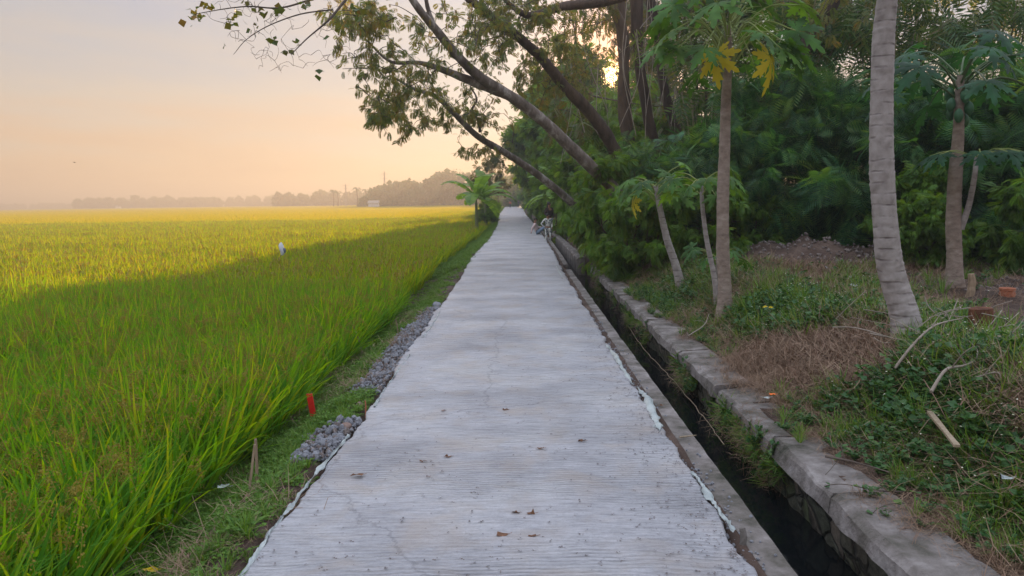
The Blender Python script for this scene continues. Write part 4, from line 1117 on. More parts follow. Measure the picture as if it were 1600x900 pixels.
def bamboo_proto(name, H, seed):
    global rng
    rng = np.random.default_rng(seed); gb, gl = G(), G(); P_all = []; D_all = []
    for k in range(15):
        a = rng.uniform(0, 6.28); r0 = rng.uniform(0.05, 0.45); h = H * rng.uniform(0.7, 1.0); d = np.array([math.cos(a), math.sin(a), 0]); out = rng.uniform(0.3, 1.7)
        P = spline([d * r0 + [0, 0, -0.3], d * (r0 + 0.1 * out) + [0, 0, h * 0.35], d * (r0 + 0.45 * out) + [0, 0, h * 0.75], d * (r0 + 1.1 * out) + [0, 0, h * 0.97], d * (r0 + 1.7 * out) + [0, 0, h * 0.93]], 6)
        tube(gb, P, np.linspace(0.032, 0.006, len(P)), 6, 0, False)
        n = 24; u = rng.uniform(0.22, 1, n) ** 0.8 * (len(P) - 1.01); j = u.astype(int)
        Q = P[j] + (P[j + 1] - P[j]) * (u - j)[:, None]
        e = rdir(n, -0.5, 0.6) * rng.uniform(0.1, 0.65, n)[:, None]
        for q in range(0, n, 3): tube(gb, [Q[q], Q[q] + e[q]], 0.004, 3, 0, False)
        for rep in range(2):
            P_all.append(Q + e * rng.uniform(0.3, 1.1)); D_all.append(e * 0.8 + rdir(n) * 0.35 + [0, 0, -0.45])
    Q = np.concatenate(P_all); D = np.concatenate(D_all); n = len(Q)
    stampR(gl, SPB_V, SPB_F, Q, rot_from(D, rng.normal(0, 0.8, n)), rng.uniform(0.3, 0.6, n))
    return gb.mesh(name + '_stems', ['bamboo'], True), gl.mesh(name + '_foliage', ['bambooleaf'], False)


SPB_V, SPB_F = sprig(5, 1.0, 0.55, 0.5, 0.006, 0.085)
bamb = [bamboo_proto('bamboo', 8.2, 70 + s_) for s_ in range(3)]
archp = [tree_proto('arch', 11.5, 3.2, 2.8, (SP_V, SP_F), 13, 0.55, 560, 'bushy', 2, 'darkbark', 0.22, 0.4, 1, 60 + s_) for s_ in range(2)]
rng = np.random.default_rng(5)

# front row of dark feathery trees
front = [(3.6, 19.5, 0.55, 'feathery green tree whose fronds droop over the far end of the canal wall'),
         (4.8, 17.6, 0.66, 'dark feathery tree behind the yellow-leaved papaya'),
         (6.3, 18.4, 0.85, 'dark feathery tree rising behind the rubble heap'),
         (8.2, 17.0, 0.8, 'dark feathery tree just left of the tall pale papaya trunk'),
         (9.6, 16.6, 0.8, 'dark feathery tree just right of the tall pale papaya trunk'),
         (10.8, 14.8, 0.7, 'dark feathery tree behind the forked papaya'),
         (11.9, 13.7, 0.68, 'dark feathery tree at the right edge of the photo behind the dirt'),
         (3.6, 23.0, 0.6, 'feathery green tree under the thick leaning trunk'),
         ]
for k, (x, y, s_, lab) in enumerate(front):
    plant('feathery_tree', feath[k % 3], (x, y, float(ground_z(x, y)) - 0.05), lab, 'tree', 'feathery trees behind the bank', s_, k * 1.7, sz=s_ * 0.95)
for k, (x, y, s_, lab) in enumerate([(5.2, 21.0, 0.95, 'clump of thin bamboo stems just right of the thick brown trunks'), (7.4, 20.6, 1.0, 'bamboo clump behind the rubble heap'), (9.7, 20.0, 1.0, 'bamboo clump behind the tall pale papaya trunk'),
                                     (11.8, 18.6, 0.95, 'bamboo clump between the pale trunk and the forked papaya'), (14.0, 17.5, 0.95, 'rightmost bamboo clump behind the forked papaya'), (8.2, 25.5, 1.1, 'farther bamboo clump seen behind the slanting dark trunk')]):
    plant('bamboo_clump', bamb[k % 3], (x, y, float(ground_z(x, y)) - 0.05), lab, 'bamboo', 'bamboo clumps in the grove', s_, k * 1.9, part=('stems', 'foliage'))
for k, (x, y, s_) in enumerate([(4.1, 50, 0.95), (3.9, 57, 1.0), (3.7, 64, 1.05), (3.5, 71, 1.1), (3.5, 79, 1.15)]):
    plant('arching_tree', archp[k % 2], (x, y, -0.2), 'dense high-crowned tree reaching over the middle distance of the path', 'tree', 'high-crowned trees over the path', s_, k * 2.2)
# low bushes at their feet
lowb = [(2.75, 16.2, 0.55, 'low leafy bush hanging over the canal wall beside the path'), (2.7, 18.4, 0.75, 'leafy bush spilling over the end of the canal wall'),
        (3.0, 21.8, 0.75, 'leafy bush on the break in the canal wall'), (3.1, 25.0, 0.8, 'leafy bush above the pale wall stub'),
        (5.2, 16.9, 0.45, 'low bush at the left foot of the rubble heap'), (8.0, 15.0, 0.5, 'low bush at the right foot of the rubble heap'),
        (9.3, 13.3, 0.5, 'low green bush left of the forked papaya base'), (10.4, 12.6, 0.45, 'low green bush behind the terracotta pot'),
        (7.6, 13.9, 0.35, 'small bush between the pale trunk and the forked papaya'),
        (3.9, 15.6, 0.5, 'low bush behind the leaning papaya stem')]
for k, (x, y, s_, lab) in enumerate(lowb):
    plant('bush', bushp[k % 3], (x, y, float(ground_z(x, y)) - 0.05), lab, 'bush', 'low bushes at the foot of the trees', s_, k * 2.1)
# greenery beside the path, nearer to farther
ys_ = [28.5, 31.5, 35, 39.5, 44, 49, 55, 62, 70, 80, 92, 106, 122, 140, 160]
for k, y in enumerate(ys_):
    x = float(lerp_tab(y, RIGHT_TAB)) + [2.5, 2.3, 2.6, 2.5, 2.3, 2.4][k % 6] + (0.4 if y < 42 else 0)
    plant('bush', bushp[(k + 1) % 3], (x, y, -0.1), 'bright green bush crowding the right edge of the path, one of a receding row', 'bush', 'bushes lining the right of the path', [0.9, 1.0, 0.85, 1.1][k % 4] * (1 + 0.004 * y), k * 1.3)
for k, (y, x, s_) in enumerate([(27, 4.3, 0.8), (33, 4.4, 1.0), (37, 3.7, 0.9), (42, 4.5, 1.15), (48, 4.2, 1.1), (56, 4.3, 1.2), (66, 4.4, 1.15), (78, 4.2, 1.1), (95, 4.5, 1.15), (115, 4.5, 1.2), (140, 4.5, 1.3), (168, 4.0, 1.4),
                                (200, 3.0, 1.5), (215, -1.0, 1.2), (212, -4.8, 1.1), (190, -7.2, 0.8)]):
    plant('roadside_tree', roadp[k % 3], (x, y, -0.2), 'mid green leafy tree in the receding row right of the path' if k < 13 else
          ['dim green tree closing the far end of the path', 'dim green tree left of the far end of the path', 'hazy small tree beyond the banana clump'][k - 13],
          'tree', 'leafy trees beside the path', s_, k * 2.3)
# tall trees that throw the shade over path and near rice
tl = [(7.6, 44), (11.5, 45), (7.6, 56), (11, 58), (7.0, 68), (12, 72)]
for k, (x, y) in enumerate(tl):
    plant('tall_tree', tallp[k % 3], (x, y, -0.3), 'tall thin-leaved tree in the dense grove, seen against the low sun', 'tree', 'tall trees of the grove', [1.0, 1.08, 0.95, 1.04][k % 4], k * 1.9)


def open_gap(o, r_in=0.42, r_out=4.2, thin=0.97):
    """an opening carved through the grove along the camera-to-sun line: drop leaves near that line"""
    me = o.data.copy(); n = len(me.polygons)
    c = np.zeros(n * 3, np.float32); me.polygons.foreach_get('center', c); c = c.reshape(-1, 3)
    mw = np.array((o.parent.matrix_basis if o.parent else Matrix.Identity(4)) @ o.matrix_basis)
    w = c @ mw[:3, :3].T + mw[:3, 3] - EYE
    al = w @ SUND; d_ = np.linalg.norm(w - al[:, None] * SUND, axis=1)
    tv = np.zeros(n, np.float32)
    if 'tint' in me.attributes: me.attributes['tint'].data.foreach_get('value', tv)
    kill = (d_ < r_in) | ((d_ < r_out) & ((tv * 7.13) % 1.0 < thin * (1 - (d_ - r_in) / (r_out - r_in))))
    if not kill.any(): return
    import bmesh
    bm = bmesh.new(); bm.from_mesh(me); bm.faces.ensure_lookup_table()
    bmesh.ops.delete(bm, geom=[bm.faces[int(i)] for i in np.nonzero(kill)[0]], context='FACES')
    bm.to_mesh(me); bm.free(); o.data = me


GAP = [o for o in bpy.data.objects if o.name.startswith('foliage') and o.parent and o.parent.name.split('.')[0] in ('tall_tree', 'roadside_tree', 'feathery_tree', 'bamboo_clump', 'arching_tree')]  # crowns carved open from the camera toward the sun, so its glow shows
for o in GAP:
    open_gap(o)


# -------- leaning trees over the path
def px_poly(pts, radii, k=7):
    """(px,py,depth) way points -> spline and interpolated radii"""
    P = np.array([A(*p) for p in pts]); S = spline(P, k)
    rr = np.interp(np.linspace(0, 1, len(S)), np.linspace(0, 1, len(radii)), radii)
    return S, rr


def px_attr(n, boxes):
    out = []
    for _ in range(n):
        cx, cy_, rx, ry, y0, y1 = boxes[rng.integers(0, len(boxes))]
        a = rng.uniform(0, 6.28); q = rng.uniform(0, 1) ** 0.5
        out.append(A(cx + rx * q * math.cos(a), cy_ + ry * q * math.sin(a), rng.uniform(y0, y1)))
    return out


def leaning(label, limb_specs, att, leafn, lsize, leafy=1.0, bark='bark', twr=0.012, name='leaning_tree', leafmat='lean_leaf', leaf=(SP_V, SP_F)):
    P0, r0 = px_poly(*limb_specs[0])
    base = P0[0].copy()
    root = empty(name, base, label=label, cat='tree')
    r0 = r0 * 0.72
    gt = G(); tube(gt, P0 - base, r0, 12, 0, True, 0.05); gt.build('trunk', bark, root, True)
    limbs = [P0[len(P0) // 3:] - base]
    for sp in limb_specs[1:]:
        P, r_ = px_poly(*sp); g_ = G(); tube(g_, P - base, r_ * 0.85, 9, 0, True, 0.04); g_.build('limb', bark, root, True); limbs.append(P - base)
    gb, gl = G(), G()
    grow(limbs, [a - base for a in att], gb, gl, leaf, leafn, lsize, twr, 0.14, 0.7, leafy=leafy, sides=4)
    tag(gb.build('twigs', 'twig', root), kind='stuff')
    if gl.n: gl.build('foliage', leafmat, root)
    return root


leaning('thick grey trunk leaning left over the path with a mottled bark and a forked crown',
        [([(1010, 440, 19), (1000, 370, 19), (962, 300, 18.6), (905, 243, 18), (850, 190, 17.5), (800, 152, 17), (752, 122, 16.5), (712, 84, 16), (680, 45, 15.6), (650, 8, 15.2), (610, -60, 15)],
          [0.26, 0.25, 0.22, 0.20, 0.185, 0.17, 0.15, 0.13, 0.12, 0.10, 0.07]),
         ([(790, 148, 17), (745, 130, 16.6), (700, 112, 16.2), (655, 98, 15.8), (610, 96, 15.4), (570, 60, 15)], [0.13, 0.12, 0.09, 0.055, 0.035, 0.02]),
         ([(680, 45, 15.6), (668, 10, 15.4), (660, -40, 15.2)], [0.07, 0.05, 0.03])],
        px_attr(360, [(560, 70, 40, 50, 13.5, 15.5), (620, 70, 75, 60, 13.5, 16.5), (700, 45, 75, 45, 14, 17), (600, 115, 55, 40, 14, 16.5), (765, 60, 40, 60, 15, 18), (570, 25, 50, 30, 13, 16), (660, 120, 60, 30, 14.5, 17), (740, 20, 60, 30, 15, 18), (560, 20, 60, 25, 13.5, 16), (820, 10, 50, 40, 16, 18.5), (600, 160, 35, 30, 14, 16.5)]),
        8, 0.115, 0.97)
leaning('slimmer dark trunk leaning left below the thick one, its tip bearing drooping leaf clusters',
        [([(935, 380, 23), (905, 330, 22.6), (872, 298, 22), (828, 264, 21.5), (785, 236, 21), (745, 212, 20.5), (708, 176, 20), (680, 150, 19.5), (650, 140, 19), (610, 118, 18.6)],
          [0.20, 0.18, 0.155, 0.14, 0.13, 0.115, 0.10, 0.08, 0.06, 0.03]),
         ([(750, 206, 20.5), (748, 190, 20.3), (738, 172, 20.1), (745, 155, 20), (735, 135, 19.8)], [0.05, 0.045, 0.04, 0.03, 0.02])],
        px_attr(210, [(610, 160, 45, 30, 17.5, 19.5), (650, 170, 50, 35, 18, 20.5), (700, 170, 45, 40, 19, 21), (750, 150, 40, 40, 19, 21.5), (630, 195, 40, 25, 17.5, 20), (725, 190, 45, 22, 19, 21.5), (780, 210, 28, 35, 20, 22.5), (590, 185, 14, 8, 17.5, 18.5), (740, 238, 30, 8, 20, 21)]),
        7, 0.135, 1.0)
leaning('dark upper trunk crossing the sky from the grove toward the top of the photo',
        [([(1000, 330, 21), (960, 235, 20.5), (925, 180, 20), (880, 132, 19.3), (845, 90, 18.6), (800, 50, 18), (745, 8, 17.4), (690, -40, 17)], [0.28, 0.25, 0.22, 0.19, 0.17, 0.15, 0.13, 0.10]),
         ([(1000, -15, 18), (940, 3, 17.8), (880, 10, 17.5), (832, 24, 17.2), (805, 14, 17), (780, -10, 16.8)], [0.16, 0.14, 0.12, 0.10, 0.07, 0.05])],
        px_attr(320, [(800, 20, 60, 30, 16.5, 19), (770, 70, 40, 40, 17, 19), (850, 60, 40, 50, 18, 21), (900, 60, 50, 60, 19, 22), (880, 110, 40, 40, 19, 22), (830, 130, 30, 50, 19, 22)]),
        8, 0.125, 1.0, 'darkbark')
# bare twiggy branch entering from the top left
bt = leaning('bare drooping twigs with a few dark leaves entering from the top of the photo',
             [([(640, -60, 12.6), (570, -25, 12), (540, 0, 11.7), (515, 30, 11.5), (480, 60, 11.3), (455, 85, 11.1)], [0.05, 0.04, 0.03, 0.022, 0.014, 0.008]),
              ([(560, -20, 12), (500, -5, 11.6), (440, 12, 11.3), (390, 10, 11), (350, 14, 10.8), (305, 22, 10.6)], [0.025, 0.02, 0.015, 0.012, 0.009, 0.005]),
              ([(520, 15, 11.6), (470, 22, 11.3), (420, 40, 11), (385, 62, 10.9), (365, 85, 10.8)], [0.014, 0.012, 0.009, 0.006, 0.004])],
             px_attr(170, [(480, 30, 60, 50, 10.8, 12), (400, 40, 50, 45, 10.4, 11.6), (450, 95, 55, 25, 10.8, 11.8), (520, 60, 30, 50, 11.2, 12.4), (370, 20, 50, 30, 10.4, 11.2)]),
             0, 0.1, 0.0, 'twig', 0.005, name='overhanging_branch')
gl = G()
for (cx, cy_, n_, sp_r) in [(305, 24, 14, 14), (322, 12, 8, 10), (366, 28, 7, 12), (362, 36, 5, 6), (395, 42, 6, 10), (412, 18, 7, 8), (440, 15, 10, 14), (448, 78, 6, 6), (425, 60, 4, 12), (347, 66, 2, 4), (500, 110, 4, 8), (390, 5, 8, 20), (330, 2, 6, 14), (480, 8, 8, 14), (462, 64, 4, 8), (535, 40, 10, 14), (560, 20, 12, 16)]:
    Q = np.array([A(cx + rng.normal(0, sp_r * 0.5), cy_ + rng.normal(0, sp_r * 0.5), rng.uniform(10.8, 11.4)) for _ in range(n_)]) - np.array(bt.location)
    stampR(gl, LEAF_V * [1.7, 1, 1], LEAF_F, Q, rot_from(rdir(n_, -0.9, 0.3), rng.normal(0, 0.8, n_)), rng.uniform(0.06, 0.13, n_))
gl.build('foliage', 'tallleaf', bt)

# many-stemmed big tree in front of the sun
root = empty('banyan_tree', A(990, 330, 24), label='cluster of thick upright brown trunks with hanging aerial roots right of the low sun', cat='tree')
b0 = np.array(root.location)
for pts, rad in [([(1005, 400, 24), (992, 300, 24), (982, 200, 24), (974, 100, 24), (968, 0, 24), (960, -120, 24)], [0.22, 0.17, 0.15, 0.15, 0.16, 0.2]),
                 ([(1030, 400, 24.5), (1026, 260, 24.5), (1012, 180, 24.4), (998, 90, 24.3), (995, 0, 24.2), (1000, -120, 24)], [0.24, 0.2, 0.17, 0.16, 0.2, 0.2]),
                 ([(1075, 380, 25), (1062, 230, 25), (1040, 150, 25), (1028, 60, 24.8), (1015, -20, 24.6), (1030, -120, 24.4)], [0.24, 0.2, 0.15, 0.14, 0.16, 0.2]),
                 ([(990, 380, 23.5), (988, 260, 23.5), (972, 170, 23.5), (975, 60, 23.6), (945, -20, 23.6), (930, -120, 23.4)], [0.2, 0.16, 0.14, 0.16, 0.14, 0.1])]:
    P, r_ = px_poly(pts, rad); g = G(); tube(g, P - b0, r_, 12, 0, True, 0.06); g.build('trunk', 'darkbark', root, True)
g = G()
for _ in range(46):
    x0 = rng.uniform(880, 1120); y0 = rng.uniform(-60, 60); L_ = rng.uniform(60, 220); Yd = rng.uniform(21.5, 24)
    P = spline([A(x0, y0, Yd), A(x0 + rng.normal(0, 12), y0 + L_ * 0.5, Yd), A(x0 + rng.normal(0, 22), y0 + L_, Yd + rng.normal(0, 0.3))], 6)
    tube(g, P - b0, rng.uniform(0.006, 0.016), 3, 0, False)
g.build('aerial_roots', 'drytwig', root)
gb, gl = G(), G()
lim = [px_poly([(960, -100, 24), (1000, -140, 24)], [0.1, 0.1])[0] - b0, px_poly([(900, -60, 24), (1120, -60, 24)], [0.1, 0.1])[0] - b0, px_poly([(1120, -40, 23), (1350, -60, 22)], [0.1, 0.1])[0] - b0]
grow(lim, [a - b0 for a in px_attr(170, [(900, 0, 70, 60, 22, 27), (1080, 20, 70, 70, 22, 27), (1200, 20, 90, 50, 20, 25), (890, 170, 40, 60, 24, 28), (1080, 180, 60, 60, 25, 29)])], gb, gl, (SP_V, SP_F), 12, 0.35, 0.02, 0.3, 0.5, sides=3)
tag(gb.build('twigs', 'twig', root), kind='stuff'); open_gap(gl.build('crown', 'tallleaf', root))
for k, (x0, y1, Yd, w, lab) in enumerate([(1082, 330, 23, 0.10, 'slim dark stem right of the thick brown trunks'), (1098, 330, 24, 0.07, 'thinner stem beside the slim dark one, nearer the brown papaya'), (1165, 330, 23, 0.09, 'slim dark stem just right of the brown papaya crown'),
                                          (1290, 330, 24, 0.10, 'slim dark stem left of the tall pale trunk'), (1435, 300, 24, 0.08, 'slim dark stem right of the tall pale trunk'), (1560, 300, 23, 0.10, 'slim dark stem rising behind the forked papaya')]):
    leaning(lab, [([(x0 + 4, y1 + 90, Yd), (x0, y1 - 60, Yd), (x0 + 6, 120, Yd), (x0 - 4, 0, Yd), (x0, -120, Yd)], [w, w * 0.9, w * 0.8, w * 0.7, w * 0.6])],
            px_attr(34, [(x0, 20, 55, 60, Yd - 2, Yd + 1)]), 6, 0.2, 1.0, 'darkbark', name='slim_tree')
# dark slanting trunk
leaning('dark heavy trunk slanting up to the right behind the yellow papaya leaf',
        [([(1190, 400, 19), (1205, 260, 19), (1222, 160, 18.6), (1255, 80, 18.2), (1300, 5, 18), (1350, -80, 18)], [0.34, 0.28, 0.25, 0.24, 0.24, 0.2])],
        px_attr(50, [(1330, 20, 60, 50, 17, 20), (1240, 20, 50, 40, 17, 20)]), 7, 0.2, 1.0, 'darkbark')


# ------------------------------------------------------------------ papayas
def papaya_leaf_mesh():
    """seven-lobed leaf in the XY plane, stalk at origin, drooping"""
    V = [[0, 0, 0]]; F = []
    angs = np.radians([-140, -98, -52, 0, 52, 98, 140]) + math.pi / 2
    lens = [0.62, 0.82, 0.95, 1.05, 0.95, 0.82, 0.62]
    for a, L_ in zip(angs, lens):
        d = np.array([math.cos(a), math.sin(a)]); s_ = np.array([-d[1], d[0]])
        prof = [(0.22, 0.09), (0.34, 0.10), (0.52, 0.25), (0.50, 0.12), (0.74, 0.21), (0.72, 0.08), (0.90, 0.08), (1.0, 0.0)]
        b = len(V)
        for u, w in prof:
            for sg in ((-1, 1) if w else (1,)):
                p = d * u * L_ + s_ * sg * w * L_
                rr = np.hypot(*p); V.append([p[0], p[1], -0.35 * rr ** 2 - 0.06 * abs(w)])
        mids = []
        for u in (0.22, 0.5, 0.74, 0.9):
            mids.append(len(V)); p = d * u * L_; V.append([p[0], p[1], -0.35 * (u * L_) ** 2])
        Lq = lambda i: b + 2 * i; Rq = lambda i: b + 2 * i + 1
        for S_ in (Lq, Rq):
            F += [[0, S_(0), mids[0]], [mids[0], S_(0), S_(1)], [mids[0], S_(1), mids[1]], [S_(1), S_(2), mids[1]], [mids[1], S_(3), mids[2]], [S_(2), S_(3), mids[1]],
                  [S_(3), S_(4), mids[2]], [S_(4), S_(5), mids[2]], [mids[2], S_(5), mids[3]], [S_(5), S_(6), mids[3]], [mids[3], S_(6), b + 14]]
    return np.array(V, float), np.array(F)


PL_V, PL_F = papaya_leaf_mesh()


def papaya(label, pts, radii, nleaf, R, leafR, bark='papbark', leafmat='papaya', yellow=(), fruits=0, up=0.5, name='papaya_tree', blossom=0, extra=(), pet='petiole'):
    P, r_ = px_poly(pts, radii, 30)
    base = P[0].copy(); root = empty(name, base, label=label, cat='tree', group='papaya trees on the bank')
    P = P - base
    hh = P[:, 2] + 0.02 * vnoise(P[:, 2] * 3, P[:, 2] * 0, 1, 17)
    r_ = r_ * (1 + 0.035 * np.clip(np.sin(hh * 58), 0, 1) ** 4 + 0.03 * vnoise(P[:, 2] * 2.5, P[:, 2] * 0, 1, 18) + 0.35 * np.exp(-np.maximum(P[:, 2] - 0.05, 0) / 0.12))
    P[:, 0] += r_[0] * 0.12 * vnoise(P[:, 2] * 1.6, P[:, 2] * 0, 1, 19)
    g = G(); tube(g, P, r_, 14, 0, True, 0.018); g.build('trunk', bark, root, True)
    top = P[-1]
    for k in range(nleaf + len(extra)):
        a = k * 2.399 + rng.normal(0, 0.2); el = up * (1 - 1.6 * k / nleaf) + rng.normal(0, 0.1)
        ye = k in yellow
        if ye: el = -0.75
        L_ = R * rng.uniform(0.75, 1.05)
        if k >= nleaf: a, el, L_, ye = extra[k - nleaf]
        d = np.array([math.cos(a) * math.cos(el), math.sin(a) * math.cos(el), math.sin(el)])
        e = top + d * L_ + [0, 0, -0.08 * L_]
        Q = spline([top - [0, 0, 0.02 * k], top + d * L_ * 0.5 + [0, 0, 0.05 * L_], e], 5)
        g = G(); gp = G(); tube(gp, Q, np.linspace(0.012, 0.006, len(Q)) * leafR / 0.3, 5, 0, False)
        dr = d * [1, 1, 0]; dr /= np.linalg.norm(dr); dr = dr * (0.8 if not ye else 0.15) + [0, 0, -0.45 if not ye else -1.0]
        S3 = leafR * rng.uniform(0.85, 1.15)
        stampR(g, PL_V, PL_F, e[None], rot_from(dr[None], np.array([rng.normal(0, 0.35)]), (dr[0] * .5, dr[1] * .5, 1.0)), np.array([S3]), 0)
        lf = g.build('leaf', ['papaya_yellow' if ye else leafmat], root); gp.build('petiole', pet, lf)
    for k in range(fruits):
        a = k * 2.4; c = top + np.array([math.cos(a) * 0.12, math.sin(a) * 0.12, -0.10 - 0.055 * k])
        g = G(); T = np.linspace(0, 1, 8); q = np.stack([c[0] + T * 0.02 * math.cos(a), c[1] + T * 0.02 * math.sin(a), c[2] - T * 0.2], -1)
        tube(g, q, 0.065 * np.sin(np.pi * (0.04 + 0.92 * T)) ** 0.6, 10); g.build('fruit', 'fruit', root, True)
    if blossom:
        g = G()
        for k in range(blossom):
            a = rng.uniform(0, 6.28); e = top + np.array([math.cos(a), math.sin(a), 0]) * rng.uniform(0.25, 0.75) + [0, 0, rng.uniform(-0.75, 0.15)]
            Q = spline([top, (top + e) / 2 + [0, 0, 0.12], e], 4); tube(g, Q, 0.004, 3, 0, False)
            n_ = 12; stampR(g, LEAF_V * [1.5, 1, 1], LEAF_F, e + rng.normal(0, 0.035, (n_, 3)), rot_from(rdir(n_)), np.full(n_, 0.035), 1)
        g.build('blossom_stalks', ['petiole', 'flower'], root)
    return root


papaya('papaya with straight brown trunk, broad green crown, two yellow old leaves and hanging blossoms',
       [(1132, 500, 10.2), (1131, 450, 10.2), (1131, 330, 10.2), (1134, 200, 10.2), (1137, 90, 10.2), (1138, 40, 10.2)], [0.105, 0.092, 0.083, 0.07, 0.055, 0.045],
       30, 0.95, 0.38, 'papbark_brown', up=1.0, blossom=34, extra=[(4.1, -0.75, 0.6, True), (-1.0, -0.6, 0.85, True), (-0.5, -0.4, 0.9, False), (3.4, -0.2, 1.0, False)])
big = papaya('tall pale smooth trunk of a papaya curving up out of the top of the photo',
             [(1424, 560, 7.0), (1412, 500, 7.05), (1395, 430, 7.1), (1386, 340, 7.1), (1380, 220, 7.1), (1381, 100, 7.1), (1385, 0, 7.1), (1390, -110, 7.1), (1392, -170, 7.1)],
             [0.16, 0.135, 0.122, 0.112, 0.105, 0.098, 0.092, 0.085, 0.075], 16, 0.85, 0.34)
pr = papaya('forked papaya behind the dirt strip with a bunch of green fruit under its crown',
            [(1491, 455, 11.1), (1490, 400, 11.1), (1493, 300, 11.1), (1498, 220, 11.1), (1500, 160, 11.1), (1501, 118, 11.1)], [0.125, 0.11, 0.10, 0.08, 0.065, 0.05],
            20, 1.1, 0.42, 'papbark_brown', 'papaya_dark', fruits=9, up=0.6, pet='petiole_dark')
Pb, rb = px_poly([(1501, 358, 11.08), (1514, 320, 11.0), (1522, 280, 10.9), (1526, 246, 10.9)], [0.05, 0.042, 0.038, 0.03])
g = G(); tube(g, Pb - np.array(pr.location), rb, 10, 0, True, 0.02); g.build('side_stem', 'papbark', pr, True)
tp = Pb[-1] - np.array(pr.location)
for k in range(11):
    a = k * 2.4; d = np.array([math.cos(a), math.sin(a), 0.15]); e = tp + d * 0.6 + [0, 0, -0.05]
    g = G(); tube(g, spline([tp, tp + d * 0.35 + [0, 0, 0.05], e], 4), 0.007, 4, 1, False)
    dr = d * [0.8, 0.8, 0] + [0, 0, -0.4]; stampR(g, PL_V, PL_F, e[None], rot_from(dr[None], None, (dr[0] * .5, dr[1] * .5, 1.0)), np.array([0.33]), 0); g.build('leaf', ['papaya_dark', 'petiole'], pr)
papaya('young papaya leaning left with one bright yellow drooping leaf, left of the brown papaya trunk',
       [(1066, 458, 13.2), (1055, 415, 13.2), (1042, 370, 13.2), (1031, 320, 13.2), (1025, 290, 13.2)], [0.085, 0.072, 0.062, 0.05, 0.042], 14, 0.62, 0.33, 'papbark', 'papaya', extra=[(3.5, -0.5, 0.5, True)])
papaya('thin pale papaya stem close behind the brown papaya trunk with bright sunlit leaves',
       [(1122, 490, 10.9), (1115, 430, 10.9), (1104, 370, 10.9), (1098, 320, 10.9), (1097, 285, 10.9)], [0.045, 0.04, 0.034, 0.03, 0.024], 11, 0.5, 0.26, 'papbark', 'papaya', name='papaya_tree')
papaya('knee-high papaya seedling peeping out behind the brown papaya trunk',
       [(1120, 440, 11.6), (1119, 400, 11.6)], [0.02, 0.014], 8, 0.42, 0.22, 'papbark', 'papaya')


# ------------------------------------------------------------------ bananas
def banana(label, loc, H, nleaf, seed, s=1.0):
    root = empty('banana_plant', loc, 0, label, 'banana plant', 'banana plants by the path')
    g = G(); P = spline([[0, 0, -0.1], [0.03, 0, H * 0.25], [0.0, 0.02, H * 0.5]], 5); tube(g, P, np.linspace(0.13, 0.07, len(P)), 10); g.build('stem', 'bananastem', root, True)
    top = P[-1]
    for k in range(nleaf):
        a = k * 2.4 + seed; el = math.radians(85 - 75 * k / nleaf + rng.normal(0, 5)); L_ = H * rng.uniform(0.55, 0.72); n = 14
        t_ = np.linspace(0, 1, n); ang = el - 1.5 * t_ ** 1.6
        r_ = np.concatenate([[0], np.cumsum(np.cos(ang[1:]))]) / n * L_; z = np.concatenate([[0], np.cumsum(np.sin(ang[1:]))]) / n * L_
        d = np.array([math.cos(a), math.sin(a), 0]); s_ = np.array([-d[1], d[0], 0])
        c = top + d * r_[:, None] + np.array([0, 0, 1.0]) * z[:, None]
        w = 0.30 * H / 3.2 * np.clip(np.sin(np.pi * np.clip((t_ - 0.12) / 0.88, 0, 1)) ** 0.5, 0.03, 1)
        g = G()
        for sg in (-1, 1):
            for i in range(n - 1):
                tear = 0.25 if (rng.uniform() < 0.35) else 0.0
                dp = np.array([0, 0, -0.25]) * rng.uniform(0.6, 1.3)
                e0 = c[i] + (s_ * sg + dp) * w[i]; e1 = c[i + 1] * (1 - tear) + c[i] * tear + (s_ * sg + dp) * w[i + 1]
                g.add([c[i], c[i + 1], e1, e0], [[0, 1, 2, 3]])
        tube(g, c, np.linspace(0.03, 0.008, n), 4, 0, False)
        g.build('leaf', 'banana', root)
    return root


banana('nearest banana plant at the left edge of the path with a bright upright leaf', (-2.65, 45, -0.25), 4.3, 9, 0.4)
banana('banana plant just behind the nearest one on the left of the path', (-2.5, 53, -0.25), 4.4, 9, 2.0)
banana('farther banana plant left of the path half hidden by the others', (-2.9, 62, -0.25), 4.0, 8, 3.0)
banana('banana plant with long leaves hanging over the right of the path beneath the leaning trunk', (2.2, 40, -0.1), 4.2, 9, 2.6)
banana('small banana plant on the right of the path behind the long-leaved one', (2.6, 47, -0.1), 3.8, 8, 1.1)
for k, (x, y, s_) in enumerate([(-2.6, 53, 0.35), (-2.5, 60, 0.4), (-3.0, 68, 0.55), (-3.6, 84, 0.6), (-4.0, 104, 0.7), (-4.6, 130, 0.8)]):
    plant('bush', bushp[k % 3], (x, y, -0.35), 'low green bush on the left verge under and beyond the banana plants', 'bush', 'bushes on the left verge', s_, k * 1.1)
small = tree_proto('sapling', 5.2, 1.3, 2.2, (SP_V, SP_F), 7, 0.3, 70, 'tallleaf', 1, 'bark', 0.06, 0.4, 1, 44)
rng = np.random.default_rng(9)
plant('sapling', small, (-2.6, 63, -0.2), 'thin sunlit sapling rising behind the banana plants', 'tree', 'saplings left of the path', 1.15, 0.4)
plant('sapling', small, (-2.5, 88, -0.2), 'farther thin sapling near the bend of the path', 'tree', 'saplings left of the path', 1.3, 2.4)

